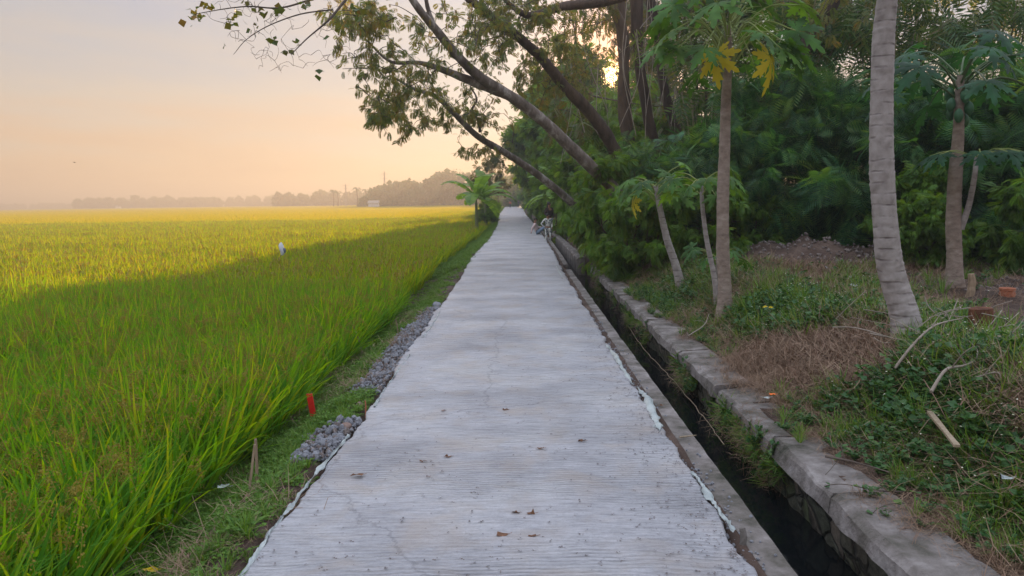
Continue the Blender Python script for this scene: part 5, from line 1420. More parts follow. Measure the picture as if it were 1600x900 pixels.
# ------------------------------------------------------------------ distant woods
def wood(name, x0, x1, Y, topf, label, seed, q=1.0):
    r_ = np.random.default_rng(seed)
    g = G(); L_ = x1 - x0; n = int(L_ / (1.5 * q)); P = []; 
    for k in range(n):
        x = r_.uniform(x0, x1); h = topf(x) * r_.uniform(0.66, 1.0); y = Y + r_.uniform(-6, 14) * q; R = h * r_.uniform(0.28, 0.45)
        m = 260; u = r_.normal(0, 1, (m, 3)); u /= np.linalg.norm(u, axis=1)[:, None]; u *= r_.uniform(0.5, 1, m)[:, None] ** 0.4
        c = np.array([x, y, h * 0.58]); P.append(c + u * [R, R, h * 0.42])
        P.append(np.stack([x + r_.normal(0, R * 0.8, 60), np.full(60, y), r_.uniform(-0.3, h * 0.5, 60)], -1))
    P = np.concatenate(P); global rng
    rng = np.random.default_rng(seed); D = rdir(len(P))
    stampR(g, LEAF_V * [2.2, 1, 1], LEAF_F, P, rot_from(D, rng.uniform(0, 6, len(P))), rng.uniform(0.6, 1.5, len(P)) * q * 1.3)
    o = g.build(name, 'farwood'); return tag(o, label, 'wood', None, 'stuff')


def top_tab(tab, Y):
    """pixel outline (x_px, top_px) -> height above ground at world x"""
    X = [A(a, b, Y)[0] for a, b in tab]; Z = [A(a, b, Y)[2] for a, b in tab]
    return lambda x: float(np.interp(x, X, Z)) + 0.3


wood('distant_wood', A(560, 300, 260)[0], A(800, 300, 260)[0], 262, top_tab([(560, 312), (578, 300), (592, 288), (620, 284), (660, 280), (690, 268), (725, 272), (750, 266), (800, 262)], 262), 'hazy brown-grey wood rising behind the far right end of the rice field', 3, 1.0)
wood('distant_wood', A(425, 300, 420)[0], A(600, 300, 420)[0], 420, top_tab([(425, 312), (440, 304), (480, 302), (500, 297), (540, 302), (600, 300)], 420), 'paler low wood on the horizon left of the pylon', 4, 1.4)
wood('distant_wood', A(108, 300, 600)[0], A(430, 300, 600)[0], 600, top_tab([(108, 318), (120, 311), (200, 313), (235, 307), (262, 311), (330, 312), (430, 308)], 600), 'long pale blue-grey wood along the left horizon', 5, 1.9)
wood('distant_wood', A(-60, 300, 850)[0], A(110, 300, 850)[0], 850, top_tab([(-60, 322), (15, 321), (30, 320), (80, 320), (110, 321)], 850), 'faintest lowest line of trees at the far left horizon', 6, 2.0)

# single far trees
def far_tree(px_, top, Y, label, kind='flat'):
    b = A(px_, 318, Y); b[2] = -0.3; h = A(px_, top, Y)[2] + 0.3
    root = empty('palm_tree' if kind == 'palm' else 'spreading_tree', b, label=label, cat='palm tree' if kind == 'palm' else 'tree')
    g = G(); tube(g, [[0, 0, 0], [0.2, 0, h * 0.5], [0, 0, h * 0.92]], [0.25, 0.2, 0.15], 6); g.build('trunk', 'darkbark', root, True)
    g = G()
    if kind == 'palm':
        for k in range(14):
            a = k * 2.4; d = np.array([math.cos(a), math.sin(a), 0]); s_ = np.array([-d[1], d[0], 0]) * 0.35
            e = 0.8 - 0.1 * k; c = [np.array([0, 0, h * 0.92]), np.array([0, 0, h * 0.92 + e * 0.7]) + d * 1.2, np.array([0, 0, h * 0.92 + e * 0.3 - 0.6]) + d * 2.4]
            g.add([c[0] - s_ * .2, c[0] + s_ * .2, c[1] + s_, c[1] - s_, c[2] + s_ * .3, c[2] - s_ * .3], [[0, 1, 2, 3], [3, 2, 4, 5]])
    else:
        n = 400; u = rdir(n) * rng.uniform(0.3, 1, n)[:, None]; P = np.array([0, 0, h * 0.86]) + u * [h * 0.34, h * 0.34, h * 0.15]
        stampR(g, LEAF_V * [2, 1, 1], LEAF_F, P, rot_from(rdir(n)), rng.uniform(0.4, 1.0, n) * Y / 400)
    g.build('crown', 'farwood', root)


far_tree(521, 296, 300, 'left of two hazy palms standing in the far rice beside the wood', 'palm')
far_tree(528, 298, 305, 'right of two hazy palms standing in the far rice beside the wood', 'palm')
far_tree(558, 292, 280, 'hazy palm just right of the utility pole', 'palm')
far_tree(572, 295, 285, 'shorter hazy palm at the left corner of the big wood', 'palm')
far_tree(122, 311, 560, 'flat-topped tree at the left end of the long pale wood', 'flat')
far_tree(212, 305, 560, 'small umbrella-shaped tree rising above the long pale wood', 'flat')
far_tree(172, 309, 570, 'low flat-crowned tree between the umbrella tree and the wood end', 'flat')
far_tree(708, 264, 255, 'slender tree top sticking out of the big hazy wood', 'flat')

# pylon and pole
def lattice(label, px_, top, Y, w, name):
    b = A(px_, 318, Y); b[2] = -0.3; h = A(px_, top, Y)[2] + 0.3
    root = empty(name, b, label=label, cat=name.replace('_', ' '))
    g = G(); 
    for sx in (-1, 1):
        for sy in (-1, 1):
            tube(g, [[sx * w, sy * w, 0], [sx * w * 0.25, sy * w * 0.25, h]], 0.09, 4)
    for k in range(7):
        z0, z1 = h * k / 7, h * (k + 1) / 7; w0, w1 = w * (1 - 0.75 * k / 7), w * (1 - 0.75 * (k + 1) / 7)
        tube(g, [[-w0, -w0, z0], [w1, -w1, z1]], 0.05, 3); tube(g, [[w0, -w0, z0], [-w1, -w1, z1]], 0.05, 3)
    g.build('mast', 'pole', root)
    g = G()
    for z, l in ((0.93, 1.6), (0.8, 1.2)):
        tube(g, [[-l, 0, h * z], [l, 0, h * z]], 0.07, 4)
    g.build('cross_arm', 'pole', root)


lattice('hazy power pole with cross arms standing in the far rice', 541, 287, 330, 0.35, 'power_pole')
lattice('thin hazy lattice mast rising above the big wood', 602, 268, 300, 0.4, 'lattice_mast')
for px_, py_, Y, lab in ((185, 326, 540, 'tiny pale field hut below the long wood on the left'), (584, 316, 245, 'tiny white hut at the foot of the big wood')):
    b = A(px_, py_, Y); b[2] = 0.3; root = empty('field_hut', b, label=lab, cat='hut')
    g = G(); box_mesh(g, (-1.6, -1.2, -0.7), (1.6, 1.2, 1.2)); g.build('wall', 'white', root)
    g = G(); g.add([[-1.9, -1.5, 1.2], [1.9, -1.5, 1.2], [1.9, 1.5, 1.2], [-1.9, 1.5, 1.2], [-1.9, 0, 2.1], [1.9, 0, 2.1]], [[0, 1, 5, 4], [2, 3, 4, 5], [0, 3, 2, 1]]); g.add([[-1.9, -1.5, 1.2], [-1.9, 1.5, 1.2], [-1.9, 0, 2.1], [1.9, -1.5, 1.2], [1.9, 1.5, 1.2], [1.9, 0, 2.1]], [[0, 2, 1], [3, 4, 5]]); g.build('roof', 'pole', root)

# bird
g = G(); b = A(117, 254, 70)
tube(g, [[-0.12, 0, 0], [0, 0, 0.01], [0.1, 0, 0]], [0.01, 0.035, 0.008], 6)
g.add([[-0.02, 0, 0.01], [0.05, 0, 0.01], [0.0, -0.14, 0.07], [-0.06, -0.24, 0.02]], [[0, 1, 2, 3]]); g.add([[-0.02, 0, 0.01], [0.05, 0, 0.01], [0.0, 0.14, 0.07], [-0.06, 0.24, 0.02]], [[0, 1, 2, 3]])
o = g.build('bird', 'black', loc=tuple(b)); tag(o, 'tiny dark bird in the sky above the far left field', 'bird')


# ------------------------------------------------------------------ small things
def ribbon(name, label, way, width, zoff, seed, group='plastic sheeting along the path edges'):
    """crumpled strip standing at the slab edge; way = (x,y) points"""
    W_ = spline(np.array([[x, y, 0] for x, y in way]), 16); n = len(W_)
    base = W_[0].copy(); rows = 6; V = []
    T = np.gradient(W_, axis=0); T /= np.linalg.norm(T, axis=1)[:, None]; S_ = np.stack([-T[:, 1], T[:, 0], 0 * T[:, 0]], -1)
    s_ = np.linspace(0, 1, n)
    wv = (0.5 + 0.42 * vnoise(s_ * 12, s_ * 0, 1, seed + 9)) * np.interp(s_, np.linspace(0, 1, len(width)), width)
    for q in range(rows):
        u = q / (rows - 1)
        off = (u - 0.5) * wv
        z = zoff + 0.022 * np.sin(math.pi * u) * (1 + 0.7 * vnoise(s_ * 9, s_ * 0, 1, seed)) * np.clip(wv / 0.06, 0.3, 1.5) + 0.012 * vnoise(s_ * 60, s_ * 0 + u * 6, 1, seed + 1)
        V.append(W_ - base + S_ * (off + 0.012 * vnoise(s_ * 25, s_ * 0 + u * 3, 1, seed + 2))[:, None] + np.stack([0 * z, 0 * z, z], -1))
    V = np.stack(V, 1).reshape(-1, 3)
    i = np.arange(n - 1)[:, None] * rows; j = np.arange(rows - 1)[None, :]
    g = G(); g.add(V, np.stack([i + j, i + j + 1, i + rows + j + 1, i + rows + j], -1).reshape(-1, 4))
    o = g.build(name, 'plastic', smooth=True, loc=tuple(base)); return tag(o, label, 'plastic sheet', group)


q = lambda px_, py_: tuple(GP(px_, py_, 0.0)[:2])
ribbon('plastic_sheet', 'pale plastic strip curling along the near left edge of the path', [q(375, 905), q(420, 838), q(455, 790), q(490, 745), q(520, 710), q(545, 680)], [0.035, 0.04, 0.05, 0.06, 0.045, 0.02], 0.0, 1)
ribbon('plastic_sheet', 'thin dirty plastic strip at the left path edge beside the gravel', [q(585, 637), q(600, 610), q(625, 575), q(640, 555)], [0.02, 0.035, 0.04, 0.03], 0.0, 2)
ribbon('plastic_sheet', 'small whitish plastic scrap at the left path edge beyond the gravel', [q(660, 528), q(675, 508), q(690, 483)], [0.03, 0.05, 0.03], 0.0, 3)
ribbon('plastic_sheet', 'light blue-green plastic strip on the right path edge nearest the viewer', [q(1148, 830), q(1118, 790), q(1098, 760), q(1082, 738)], [0.03, 0.09, 0.08, 0.03], 0.0, 4)
ribbon('plastic_sheet', 'wide folded plastic flap on the right path edge, middle of the three there', [q(1032, 675), q(1022, 648), q(1010, 622), q(996, 605)], [0.07, 0.13, 0.10, 0.04], 0.0, 5)
ribbon('plastic_sheet', 'whitish crumpled plastic strip on the right path edge, farthest of the three there', [q(990, 602), q(975, 580), q(962, 558), q(948, 540)], [0.04, 0.07, 0.09, 0.04], 0.0, 6)
ribbon('plastic_sheet', 'tiny plastic scrap at the right path edge where the ledge begins', [q(880, 437), q(872, 422), q(868, 415)], [0.03, 0.06, 0.04], 0.0, 7)


def stake(label, px_, py_, z, h, r, mat, lean=(0, 0), name='stake', flat=False, cat='stake'):
    b = GP(px_, py_, z); g = G()
    e = np.array([lean[0], lean[1], h])
    if flat:
        box_mesh(g, (-r, -r * 0.35, -0.08), (r, r * 0.35, h)); V = g.V[0]; V[:, 0] += V[:, 2] / h * lean[0]; V[:, 1] += V[:, 2] / h * lean[1]
    else:
        P = spline([[0, 0, -0.06], e * 0.5 + [r * 0.6, 0, 0], e], 4); tube(g, P, np.linspace(r, r * 0.8, len(P)), 8, 0, True, 0.06)
    o = g.build(name, mat, loc=tuple(b)); return tag(o, label, cat)


stake('short flat red painted stake in the grass verge', 489, 646, -0.18, 0.185, 0.026, 'red', (-0.025, 0), 'marker_stake', True)
stake('left of two thin bamboo sticks stuck in the near verge', 384, 790, -0.2, 0.40, 0.010, 'wood', (0.07, 0.03), 'bamboo_stick')
stake('right of two thin bamboo sticks stuck in the near verge', 400, 778, -0.2, 0.40, 0.012, 'wood', (0.012, 0.02), 'bamboo_stick')
stake('rusty peg at the left path edge beside the gravel', 571, 642, -0.02, 0.09, 0.007, 'terra', (0.0, 0), 'metal_peg', cat='peg')
stake('thin grey stick leaning in the rice beside the verge', 566, 545, -0.2, 0.34, 0.007, 'wood', (-0.12, 0), 'leaning_stick')
stake('short dark stick standing in the verge beyond the gravel', 622, 520, -0.15, 0.2, 0.009, 'wood', (-0.03, 0), 'verge_stick')
stake('pale round post stub at the near right corner of the ledge', 1157, 856, -0.06, 0.10, 0.020, 'oldconcrete', (0.012, 0.02), 'post_stub', cat='post')
stake('pale dead post with a pointed top beside the forked papaya', 1512, 468, 0.28, 0.36, 0.055, 'wood', (0.03, 0), 'dead_post', cat='post')
stake('slim pale stake standing in weeds left of the brown papaya trunk', 1108, 440, 0.2, 0.3, 0.012, 'palewood', (0.0, 0), 'slim_stake')

# flag on a bent stick in the rice
b = A(440, 403, 20.4)
root = empty('field_flag', b, label='white and grey cloth bag tied on a bent stick among the rice', cat='bird scarer')
g = G(); P = spline([[-0.18, 0, -0.55], [-0.06, 0, 0.0], [0.03, 0, 0.12], [0.0, 0, 0.42]], 6); tube(g, P, 0.012, 6); g.build('stick', 'palewood', root)
g = G(); T = np.linspace(0, 1, 9); P = np.stack([0.02 + 0.02 * np.sin(T * 6), 0 * T, 0.08 + T * 0.35], -1); tube(g, P, 0.07 * np.array([0.5, 0.8, 0.95, 1.0, 1.05, 1.0, 0.9, 0.7, 0.25]), 10, 0, True, 0.08); g.build('cloth', 'white', root, True)
g = G(); P = P[1:6] + [0.055, -0.012, 0]; tube(g, P, [0.01, 0.035, 0.045, 0.04, 0.01], 8, 0, True, 0.05); g.build('dark_patch', 'greycloth', root, True)


def rock(label, px_, py_, z, s_, mat, seed, sq=(1, 1, 1)):
    b = GP(px_, py_, z); V, F = pebble(seed); r_ = np.random.default_rng(seed)
    V = V * np.array(sq) * s_ ; a = r_.uniform(0, 6.28); c, s2 = math.cos(a), math.sin(a); V = V @ np.array([[c, s2, 0], [-s2, c, 0], [0, 0, 1]])
    g = G(); g.add(V, F); o = g.build('rock', mat, smooth=False, loc=tuple(b + [0, 0, s_ * 0.2])); m_ = o.modifiers.new('round', 'SUBSURF'); m_.levels = m_.render_levels = 2
    return tag(o, label, 'rock', 'rocks along the left path edge')


rock('large reddish-brown rock at the left path edge below the gravel tongue', 541, 672, -0.07, 0.13, 'redstone', 1)
rock('brown rock at the left path edge just behind the rusty peg', 562, 636, -0.07, 0.10, 'redstone', 2)
rock('pale grey boulder at the left path edge where the far gravel ends', 683, 480, -0.07, 0.20, 'stone', 3)
rock('blue-grey stone low on the verge beside the near plastic strip', 390, 832, -0.13, 0.075, 'stone', 4)
rock('reddish stone touching the near plastic strip', 422, 826, -0.1, 0.07, 'redstone', 5)
rock('brown stone under the near plastic strip beside the bamboo sticks', 445, 790, -0.09, 0.10, 'redstone', 6)
rock('dull brown stone left of the plastic strip above the bamboo sticks', 470, 765, -0.08, 0.08, 'redstone', 7)
rock('grey stone in the near gravel heap beside the path', 512, 695, -0.07, 0.11, 'stone', 8)
rock('flat grey stone at the foot of the near gravel heap', 500, 722, -0.08, 0.13, 'stone', 9, (1.4, 1, 0.6))
rock('small grey stone at the very bottom of the photo left of the path', 352, 893, -0.12, 0.06, 'stone', 10)
rock('brown stone among the far gravel near the path edge', 628, 566, -0.06, 0.13, 'redstone', 11)


def leaf_piece(label, px_, py_, z, s_, mat, seed, name='dead_leaf', cat='leaf', group='dead leaves on the path'):
    r_ = np.random.default_rng(seed); b = GP(px_, py_, z); g = G(); n = 9; a = np.linspace(0, 2 * np.pi, n, endpoint=False)
    rr = s_ * (0.5 + 0.25 * r_.uniform(-1, 1, n)); V = np.stack([rr * np.cos(a) * 1.3, rr * np.sin(a) * 0.8, 0.25 * s_ * np.abs(r_.normal(0, 1, n))], -1)
    g.add(np.vstack([V, [[0, 0, 0.1 * s_]]]), [[i, (i + 1) % n, n] for i in range(n)])
    tube(g, [[s_ * 0.5, 0, 0.1 * s_], [s_ * 1.1, 0.1 * s_, 0.2 * s_]], 0.0015, 3, 0, False)
    return tag(g.build(name, mat, loc=tuple(b)), label, cat, group)


for k, (x, y, s_, lab) in enumerate([(700, 714, 0.035, 'small dark dead leaf left of the middle of the path'), (784, 836, 0.05, 'flat brown leaf scrap near the bottom of the path'), (833, 838, 0.035, 'dark leaf beside the flat brown scrap, to its right'),
                                     (829, 803, 0.04, 'curled leaf above the flat brown scrap, to its right'), (805, 802, 0.03, 'curled dark leaf directly above the flat brown scrap'), (908, 690, 0.045, 'reddish dead leaf right of the middle of the path'),
                                     (845, 701, 0.035, 'dark dead leaf left of the reddish one'), (558, 743, 0.055, 'crumpled brown leaf clump near the left edge of the path'), (660, 721, 0.03, 'tiny dark leaf left of the middle leaf'),
                                     (790, 641, 0.03, 'tiny dark leaf farther up the middle of the path'), (692, 642, 0.03, 'tiny leaf farther up the left part of the path'), (1030, 634, 0.04, 'dark leaf on the ledge beside the folded plastic flap'),
                                     (668, 745, 0.02, 'smallest dark leaf crumb below the tiny dark leaf')]):
    leaf_piece(lab, x, y, 0.014 if x < 1000 else -0.04, s_, 'deadleaf', k)
leaf_piece('bright yellow fallen leaf at the bottom left in the verge grass', 233, 893, -0.16, 0.06, 'yellow', 31, 'fallen_leaf', 'leaf', 'fallen leaves off the path')
leaf_piece('yellow fallen leaf lying on weeds right of the brown papaya', 1200, 481, 0.36, 0.09, 'yellow', 32, 'fallen_leaf', 'leaf', 'fallen leaves off the path')
leaf_piece('bright orange wrapper on the cracked canal wall', 1207, 617, 0.02, 0.045, 'orange', 33, 'wrapper', 'litter', 'litter on the bank')
leaf_piece('white crumpled plastic beside the orange wrapper', 1196, 622, 0.02, 0.06, 'plastic', 34, 'wrapper', 'litter', 'litter on the bank')
leaf_piece('pale crumpled cloth scrap on the weeds at the right edge', 1570, 748, 0.22, 0.06, 'plastic', 35, 'cloth_scrap', 'litter', 'litter on the bank')
leaf_piece('white plastic scrap in the verge grass below the red stake', 520, 664, -0.12, 0.09, 'plastic', 36, 'plastic_scrap', 'litter', 'litter on the verge')
leaf_piece('small pale blue scrap at the edge of the rice', 349, 762, -0.2, 0.06, 'plastic', 37, 'plastic_scrap', 'litter', 'litter on the verge')
for k, (x, y, s_, lab) in enumerate([(1312, 382, 0.2, 'white plastic sheet scrap on top of the rubble heap'), (1304, 424, 0.22, 'white scrap low on the right of the rubble heap'), (1345, 452, 0.2, 'white scrap at the foot of the rubble heap'),
                                     (1212, 373, 0.16, 'pale scrap at the left top of the rubble heap'), (1325, 440, 0.14, 'small pale scrap between the two lower white scraps')]):
    leaf_piece(lab, x, y, 0.5 if k < 1 else 0.4, s_, 'white', 50 + k, 'plastic_scrap', 'litter', 'litter on the rubble heap')

# bottle behind the papaya trunk
b = GP(1143, 412, 0.33); root = empty('plastic_bottle', b, label='pale blue-white plastic bottle standing just right of the brown papaya trunk', cat='bottle')
g = G(); tube(g, [[0, 0, 0], [0, 0, 0.02], [0, 0, 0.17], [0, 0, 0.21], [0, 0, 0.25]], [0.05, 0.06, 0.058, 0.03, 0.02], 12); g.build('body', 'white', root, True)
g = G(); tube(g, [[0, 0, 0.25], [0, 0, 0.28]], 0.023, 10); g.build('cap', 'greycloth', root, True)
# terracotta pot
b = GP(1573, 470, 0.3); root = empty('clay_pot', b, label='broken terracotta pot at the far edge of the dirt strip', cat='pot')
g = G(); tube(g, [[0, 0, -0.02], [0, 0, 0.05], [0, 0, 0.10], [0, 0, 0.15]], [0.07, 0.09, 0.095, 0.085], 14, 0, False, 0.02); g.build('body', 'terra', root, True)
g = G(); tube(g, [[0, 0, 0.145], [0, 0, 0.175]], [0.1, 0.1], 14, 0, True, 0.04); g.build('rim', 'terra', root, True)
# stump
b = GP(1528, 548, 0.3); root = empty('tree_stump', b, label='rotten reddish-brown stump in the tangle right of the pale trunk', cat='stump')
g = G(); tube(g, [[0, 0, -0.1], [0, 0, 0.1], [0.01, 0, 0.25], [0.0, 0, 0.40]], [0.15, 0.125, 0.11, 0.095], 18, 0, True, 0.09); g.build('trunk', 'stump', root, True)
g = G()
for k in range(9):
    a = k * 0.7; tube(g, spline([[math.cos(a) * 0.08, math.sin(a) * 0.08, 0.05], [math.cos(a) * 0.17, math.sin(a) * 0.17, 0.0], [math.cos(a) * 0.3, math.sin(a) * 0.3, -0.06]], 4), np.linspace(0.03, 0.01, 9), 6)
g.build('roots', 'stump', root, True)
# plank
p0, p1 = GP(1452, 648, 0.28), GP(1495, 702, 0.26); d = p1 - p0; L_ = np.linalg.norm(d); d /= L_; s_ = np.cross(d, [0, 0, 1]); s_ /= np.linalg.norm(s_); u_ = np.cross(s_, d)
g = G(); V = []
for t_ in (0, 0.3, 0.6, 1.0):
    for a_, b_ in ((-1, -1), (1, -1), (1, 1), (-1, 1)):
        V.append(d * L_ * t_ + s_ * a_ * (0.016 + 0.003 * math.sin(t_ * 9)) + u_ * b_ * 0.008 + [0, 0, 0.02])
F = [[4 * i + j, 4 * i + (j + 1) % 4, 4 * i + 4 + (j + 1) % 4, 4 * i + 4 + j] for i in range(3) for j in range(4)] + [[3, 2, 1, 0], [12, 13, 14, 15]]
g.add(V, F); tag(g.build('wooden_slat', 'palewood', loc=tuple(p0)), 'pale broken wooden slat lying across the green weeds', 'slat')


def branch(label, pts, r0, mat='drytwig', subs=2, name='dead_branch', group='dead branches on the bank'):
    P = spline([GP(p[0], p[1], p[2] + (0.10 if p[2] > 0.25 else 0)) for p in pts], 6); b = P[0].copy(); P = P - b; g = G(); tube(g, P, np.linspace(r0, r0 * 0.4, len(P)), 6, 0, True, 0.06)
    for k in range(subs):
        i = rng.integers(2, len(P) - 2); e = P[i] + np.array([rng.normal(0, 0.15), rng.normal(0, 0.1), rng.uniform(0.03, 0.2)]); tube(g, spline([P[i], (P[i] + e) / 2 + rng.normal(0, 0.02, 3), e], 4), np.linspace(r0 * 0.5, r0 * 0.2, 9), 4)
    return tag(g.build(name, mat, smooth=True, loc=tuple(b)), label, 'branch', group)


branch('long arching dead branch leaning on the foot of the pale trunk', [(1398, 575, 0.32), (1430, 535, 0.5), (1462, 508, 0.58), (1505, 497, 0.55)], 0.012)
branch('forked dead branch lying over weeds below the stump', [(1455, 612, 0.34), (1478, 578, 0.45), (1510, 570, 0.44), (1555, 548, 0.46)], 0.013, subs=3)
branch('pale dead branch bent down in front of the stump', [(1488, 514, 0.45), (1505, 520, 0.46), (1518, 540, 0.38)], 0.009, subs=1)
branch('crooked dead branch right of the stump', [(1555, 520, 0.42), (1558, 555, 0.4), (1540, 575, 0.36)], 0.009, subs=2)
branch('dead branch with bent tip below the stump, near the right edge', [(1525, 590, 0.4), (1558, 582, 0.44), (1566, 600, 0.38)], 0.008, subs=1)
branch('thin dead stick sticking up beside the pale trunk', [(1472, 505, 0.38), (1478, 490, 0.45), (1470, 535, 0.36)], 0.008, subs=1)
branch('long thin dead branch at the right edge above the stump', [(1560, 525, 0.5), (1585, 548, 0.48), (1600, 560, 0.46)], 0.01, subs=2)
branch('dry stick lying along the top of the near canal wall', [(1290, 713, 0.0), (1335, 722, 0.02), (1390, 738, 0.05)], 0.009, 'twig', 1)
branch('short pale stick bridging the ledge beside the plastic flap', [(1062, 683, -0.03), (1088, 680, -0.03)], 0.008, 'palewood', 0)
branch('slanting dry stick among straw left of the brown papaya foot', [(1075, 525, 0.05), (1100, 508, 0.12), (1108, 490, 0.2)], 0.008, 'drytwig', 1)
# tangle of thin dead twigs round the stump
g = G(); b = GP(1520, 560, 0.3)
for _ in range(70):
    p = np.array([rng.normal(0, 0.45), rng.normal(0.1, 0.35), rng.uniform(0.08, 0.36)]); e = p + np.array([rng.normal(0, 0.25), rng.normal(0, 0.2), rng.normal(0, 0.12)])
    tube(g, spline([p, (p + e) / 2 + rng.normal(0, 0.03, 3), e], 3), rng.uniform(0.002, 0.006), 4)
tag(g.build('dry_twigs', 'drytwig', loc=tuple(b)), 'tangle of thin dry twigs heaped round the stump', 'twigs', None, 'stuff')
# vines trailing over the near wall
for k, (pts, lab) in enumerate([([(1290, 745, -0.02), (1330, 705, -0.01), (1380, 700, 0.02), (1425, 690, 0.08)], 'thin leafy vine trailing over the near canal wall, upper one'),
                                ([(1262, 770, -0.25), (1310, 760, -0.02), (1370, 770, -0.01), (1440, 772, 0.02)], 'thin leafy vine trailing over the near canal wall, middle one'),
                                ([(1330, 860, -0.3), (1370, 800, -0.03), (1430, 790, -0.01), (1490, 800, 0.03)], 'thin leafy vine trailing over the near canal wall, lowest one')]):
    P = spline([GP(*p) for p in pts], 8); bb = P[0].copy(); P = P - bb + [0, 0, 0.015]
    root = empty('vine', bb, label=lab, cat='vine', group='vines on the near canal wall')
    g = G(); tube(g, P, 0.0025, 4); g.build('stem', 'twig', root)
    g = G(); n = 16; i = rng.integers(1, len(P) - 1, n); stampR(g, LEAF_V * [2.2, 1, 1], LEAF_F, P[i], rot_from(rdir(n, -0.1, 0.6), rng.normal(0, 0.3, n)), rng.uniform(0.03, 0.05, n)); g.build('foliage', 'weed', root)
# floating line in the canal
P = spline([GP(*p) for p in [(980, 508, -0.47), (1010, 550, -0.46), (1050, 592, -0.47), (1090, 640, -0.45), (1132, 695, -0.44)]], 10); P[:, :2] += rng.normal(0, 0.006, (len(P), 2)); bb = P[0].copy()
g = G(); tube(g, P - bb, 0.005, 5); tag(g.build('canal_string', 'palewood', smooth=True, loc=tuple(bb)), 'thin pale string running along the dark canal water', 'string')


# ------------------------------------------------------------------ people
def skin_body(joints, edges, mat, name, parent, sub=2):
    me = bpy.data.meshes.new(name); me.from_pydata([j[0] for j in joints], edges, []); o = bpy.data.objects.new(name, me); COL.objects.link(o)
    m1 = o.modifiers.new('skin', 'SKIN'); m1.use_smooth_shade = True; sv = me.skin_vertices[0].data
    for i, j in enumerate(joints):
        r_ = j[1]; sv[i].radius = (r_, r_) if np.isscalar(r_) else r_
    sv[0].use_root = True
    m2 = o.modifiers.new('sub', 'SUBSURF'); m2.levels = m2.render_levels = sub
    dg = bpy.context.evaluated_depsgraph_get(); ev = o.evaluated_get(dg); nm = bpy.data.meshes.new_from_object(ev)
    o.modifiers.clear(); o.data = nm; nm.materials.clear(); nm.materials.append(MAT[mat]); o.parent = parent; o.name = name
    return o


def person(label, loc, rz, J, top, legs, s=1.0, long_hair=False):
    """J: dict of joint positions in metres, feet at z=0"""
    root = empty('person', loc, rz, label, 'person', s=s)
    names = ['pelvis', 'chest', 'neck', 'head', 'crown', 'sl', 'el', 'wl', 'hl', 'sr', 'er', 'wr', 'hr', 'kl', 'al', 'tl', 'kr', 'ar', 'tr', 'hipl', 'hipr']
    rad = {'pelvis': (0.125, 0.10), 'chest': (0.135, 0.10), 'neck': 0.05, 'head': 0.088, 'crown': 0.072, 's': 0.055, 'e': 0.038, 'w': 0.026, 'h': 0.03, 'k': 0.055, 'a': 0.036, 't': 0.032, 'hip': 0.085}
    def rr(k, add=0):
        v = rad.get(k) or rad.get(k[:-1]); return tuple(x + add for x in v) if isinstance(v, tuple) else v + add
    def chain(ks, es, mat, nm, add=0):
        skin_body([(J[k], rr(k, add)) for k in ks], [(ks.index(a), ks.index(b)) for a, b in es], mat, nm, root)
    E_ = [('pelvis', 'chest'), ('chest', 'neck'), ('neck', 'head'), ('head', 'crown'), ('chest', 'sl'), ('sl', 'el'), ('el', 'wl'), ('wl', 'hl'), ('chest', 'sr'), ('sr', 'er'), ('er', 'wr'), ('wr', 'hr'),
          ('pelvis', 'hipl'), ('hipl', 'kl'), ('kl', 'al'), ('al', 'tl'), ('pelvis', 'hipr'), ('hipr', 'kr'), ('kr', 'ar'), ('ar', 'tr')]
    chain(names, E_, 'skin', 'body')
    chain(['pelvis', 'chest', 'sl', 'el', 'wl', 'sr', 'er', 'wr'], [('pelvis', 'chest'), ('chest', 'sl'), ('sl', 'el'), ('el', 'wl'), ('chest', 'sr'), ('sr', 'er'), ('er', 'wr')], top, 'shirt', 0.018)
    chain(['pelvis', 'hipl', 'kl', 'al', 'hipr', 'kr', 'ar'], [('pelvis', 'hipl'), ('hipl', 'kl'), ('kl', 'al'), ('pelvis', 'hipr'), ('hipr', 'kr'), ('kr', 'ar')], legs, 'trousers', 0.02)
    g = G(); h = np.array(J['crown']); n_ = np.array(J['neck']); hd = np.array(J['head'])
    V, F = pebble(3); V = V / 0.5
    g.add(V * [0.105, 0.115, 0.17] + (h * 0.7 + hd * 0.3) + [0, 0.02, 0.0], F)
    if long_hair: g.add(V * [0.10, 0.07, 0.3] + n_ + [0, 0.07, 0.02], F)
    o = g.build('hair', 'hair', root, True)
    return root


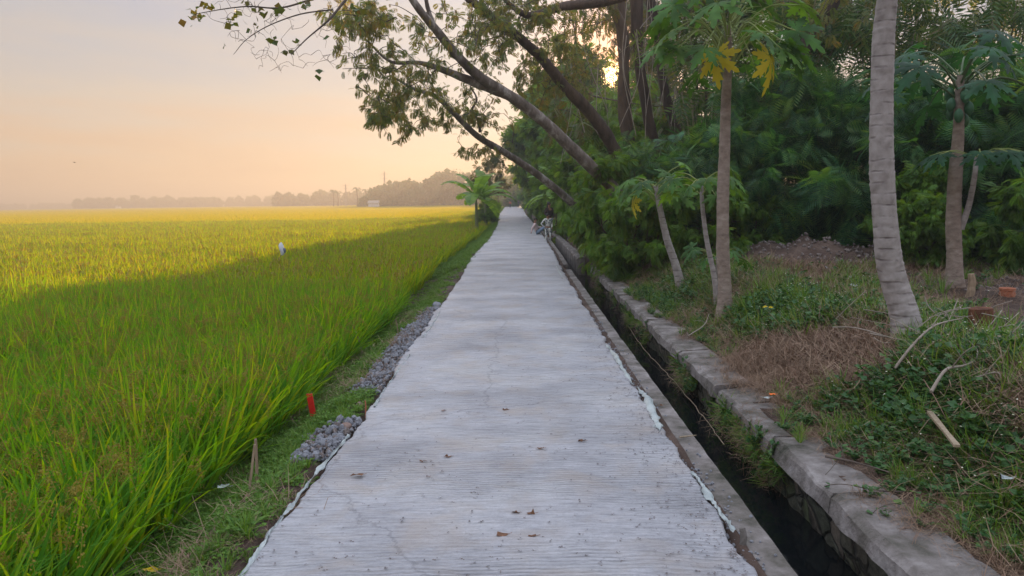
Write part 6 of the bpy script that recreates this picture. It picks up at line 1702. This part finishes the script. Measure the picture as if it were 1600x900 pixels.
stand = dict(pelvis=(0, 0, 0.92), chest=(0, 0, 1.28), neck=(0, 0, 1.45), head=(0, -0.02, 1.55), crown=(0, 0, 1.64), sl=(0.17, 0, 1.38), el=(0.24, 0.02, 1.12), wl=(0.2, -0.12, 0.92), hl=(0.19, -0.17, 0.85),
             sr=(-0.17, 0, 1.38), er=(-0.24, 0.02, 1.12), wr=(-0.16, -0.16, 1.05), hr=(-0.1, -0.22, 1.05), hipl=(0.09, 0, 0.84), kl=(0.10, -0.02, 0.48), al=(0.10, 0.02, 0.08), tl=(0.11, -0.12, 0.03),
             hipr=(-0.09, 0, 0.84), kr=(-0.11, -0.03, 0.48), ar=(-0.12, 0.03, 0.08), tr=(-0.14, -0.11, 0.03))
akimbo = dict(stand); akimbo.update(er=(-0.38, 0.04, 1.14), wr=(-0.2, -0.06, 0.96), hr=(-0.13, -0.09, 0.94), kl=(0.12, -0.1, 0.48))
sit = dict(pelvis=(0, 0, 0.12), chest=(-0.10, 0.02, 0.45), neck=(-0.10, 0, 0.62), head=(-0.07, -0.02, 0.72), crown=(-0.06, 0, 0.81), sl=(-0.08, -0.17, 0.55), el=(-0.25, -0.2, 0.32), wl=(-0.30, -0.2, 0.1), hl=(-0.33, -0.22, 0.04),
           sr=(-0.10, 0.17, 0.55), er=(0.06, 0.24, 0.36), wr=(0.26, 0.15, 0.36), hr=(0.32, 0.12, 0.36), hipl=(0.06, -0.09, 0.11), kl=(0.42, -0.12, 0.36), al=(0.62, -0.12, 0.0), tl=(0.73, -0.12, -0.03),
           hipr=(0.06, 0.09, 0.11), kr=(0.44, 0.10, 0.40), ar=(0.66, 0.10, 0.02), tr=(0.77, 0.10, -0.01))
person('person in pale pink top and blue jeans sitting on the path edge', (0.86, 38.0, 0.02), 0.0, sit, 'pink', 'jeans', 0.95)
person('person in black and white patterned clothes standing at the canal, hand on hip', (1.25, 33.2, -0.22), 0.25, akimbo, 'pattern', 'pattern', 0.80)
person('dark-haired person in a dark top and grey trousers standing behind the patterned one', (1.42, 36.0, -0.05), 0.6, stand, 'darktop', 'greytrousers', 1.0, True)
person('far person in orange-red top at the distant end of the path', (-2.2, 172, 0.02), 0.1, stand, 'orangetop', 'navy', 1.0)
person('far person in dark navy clothes at the distant end of the path', (-0.3, 176, 0.02), -0.2, stand, 'navy', 'navy', 1.05)
# posts beside the people
stake('dark weathered post standing behind the people by the canal', 868, 366, -0.05, 1.15, 0.06, 'darkbark', (0.03, 0), 'canal_post', cat='post')
stake('thinner pale post right of the dark one behind the people', 876, 362, -0.05, 0.95, 0.035, 'wood', (0.0, 0), 'canal_post', cat='post')
print('objects', len(bpy.data.objects))
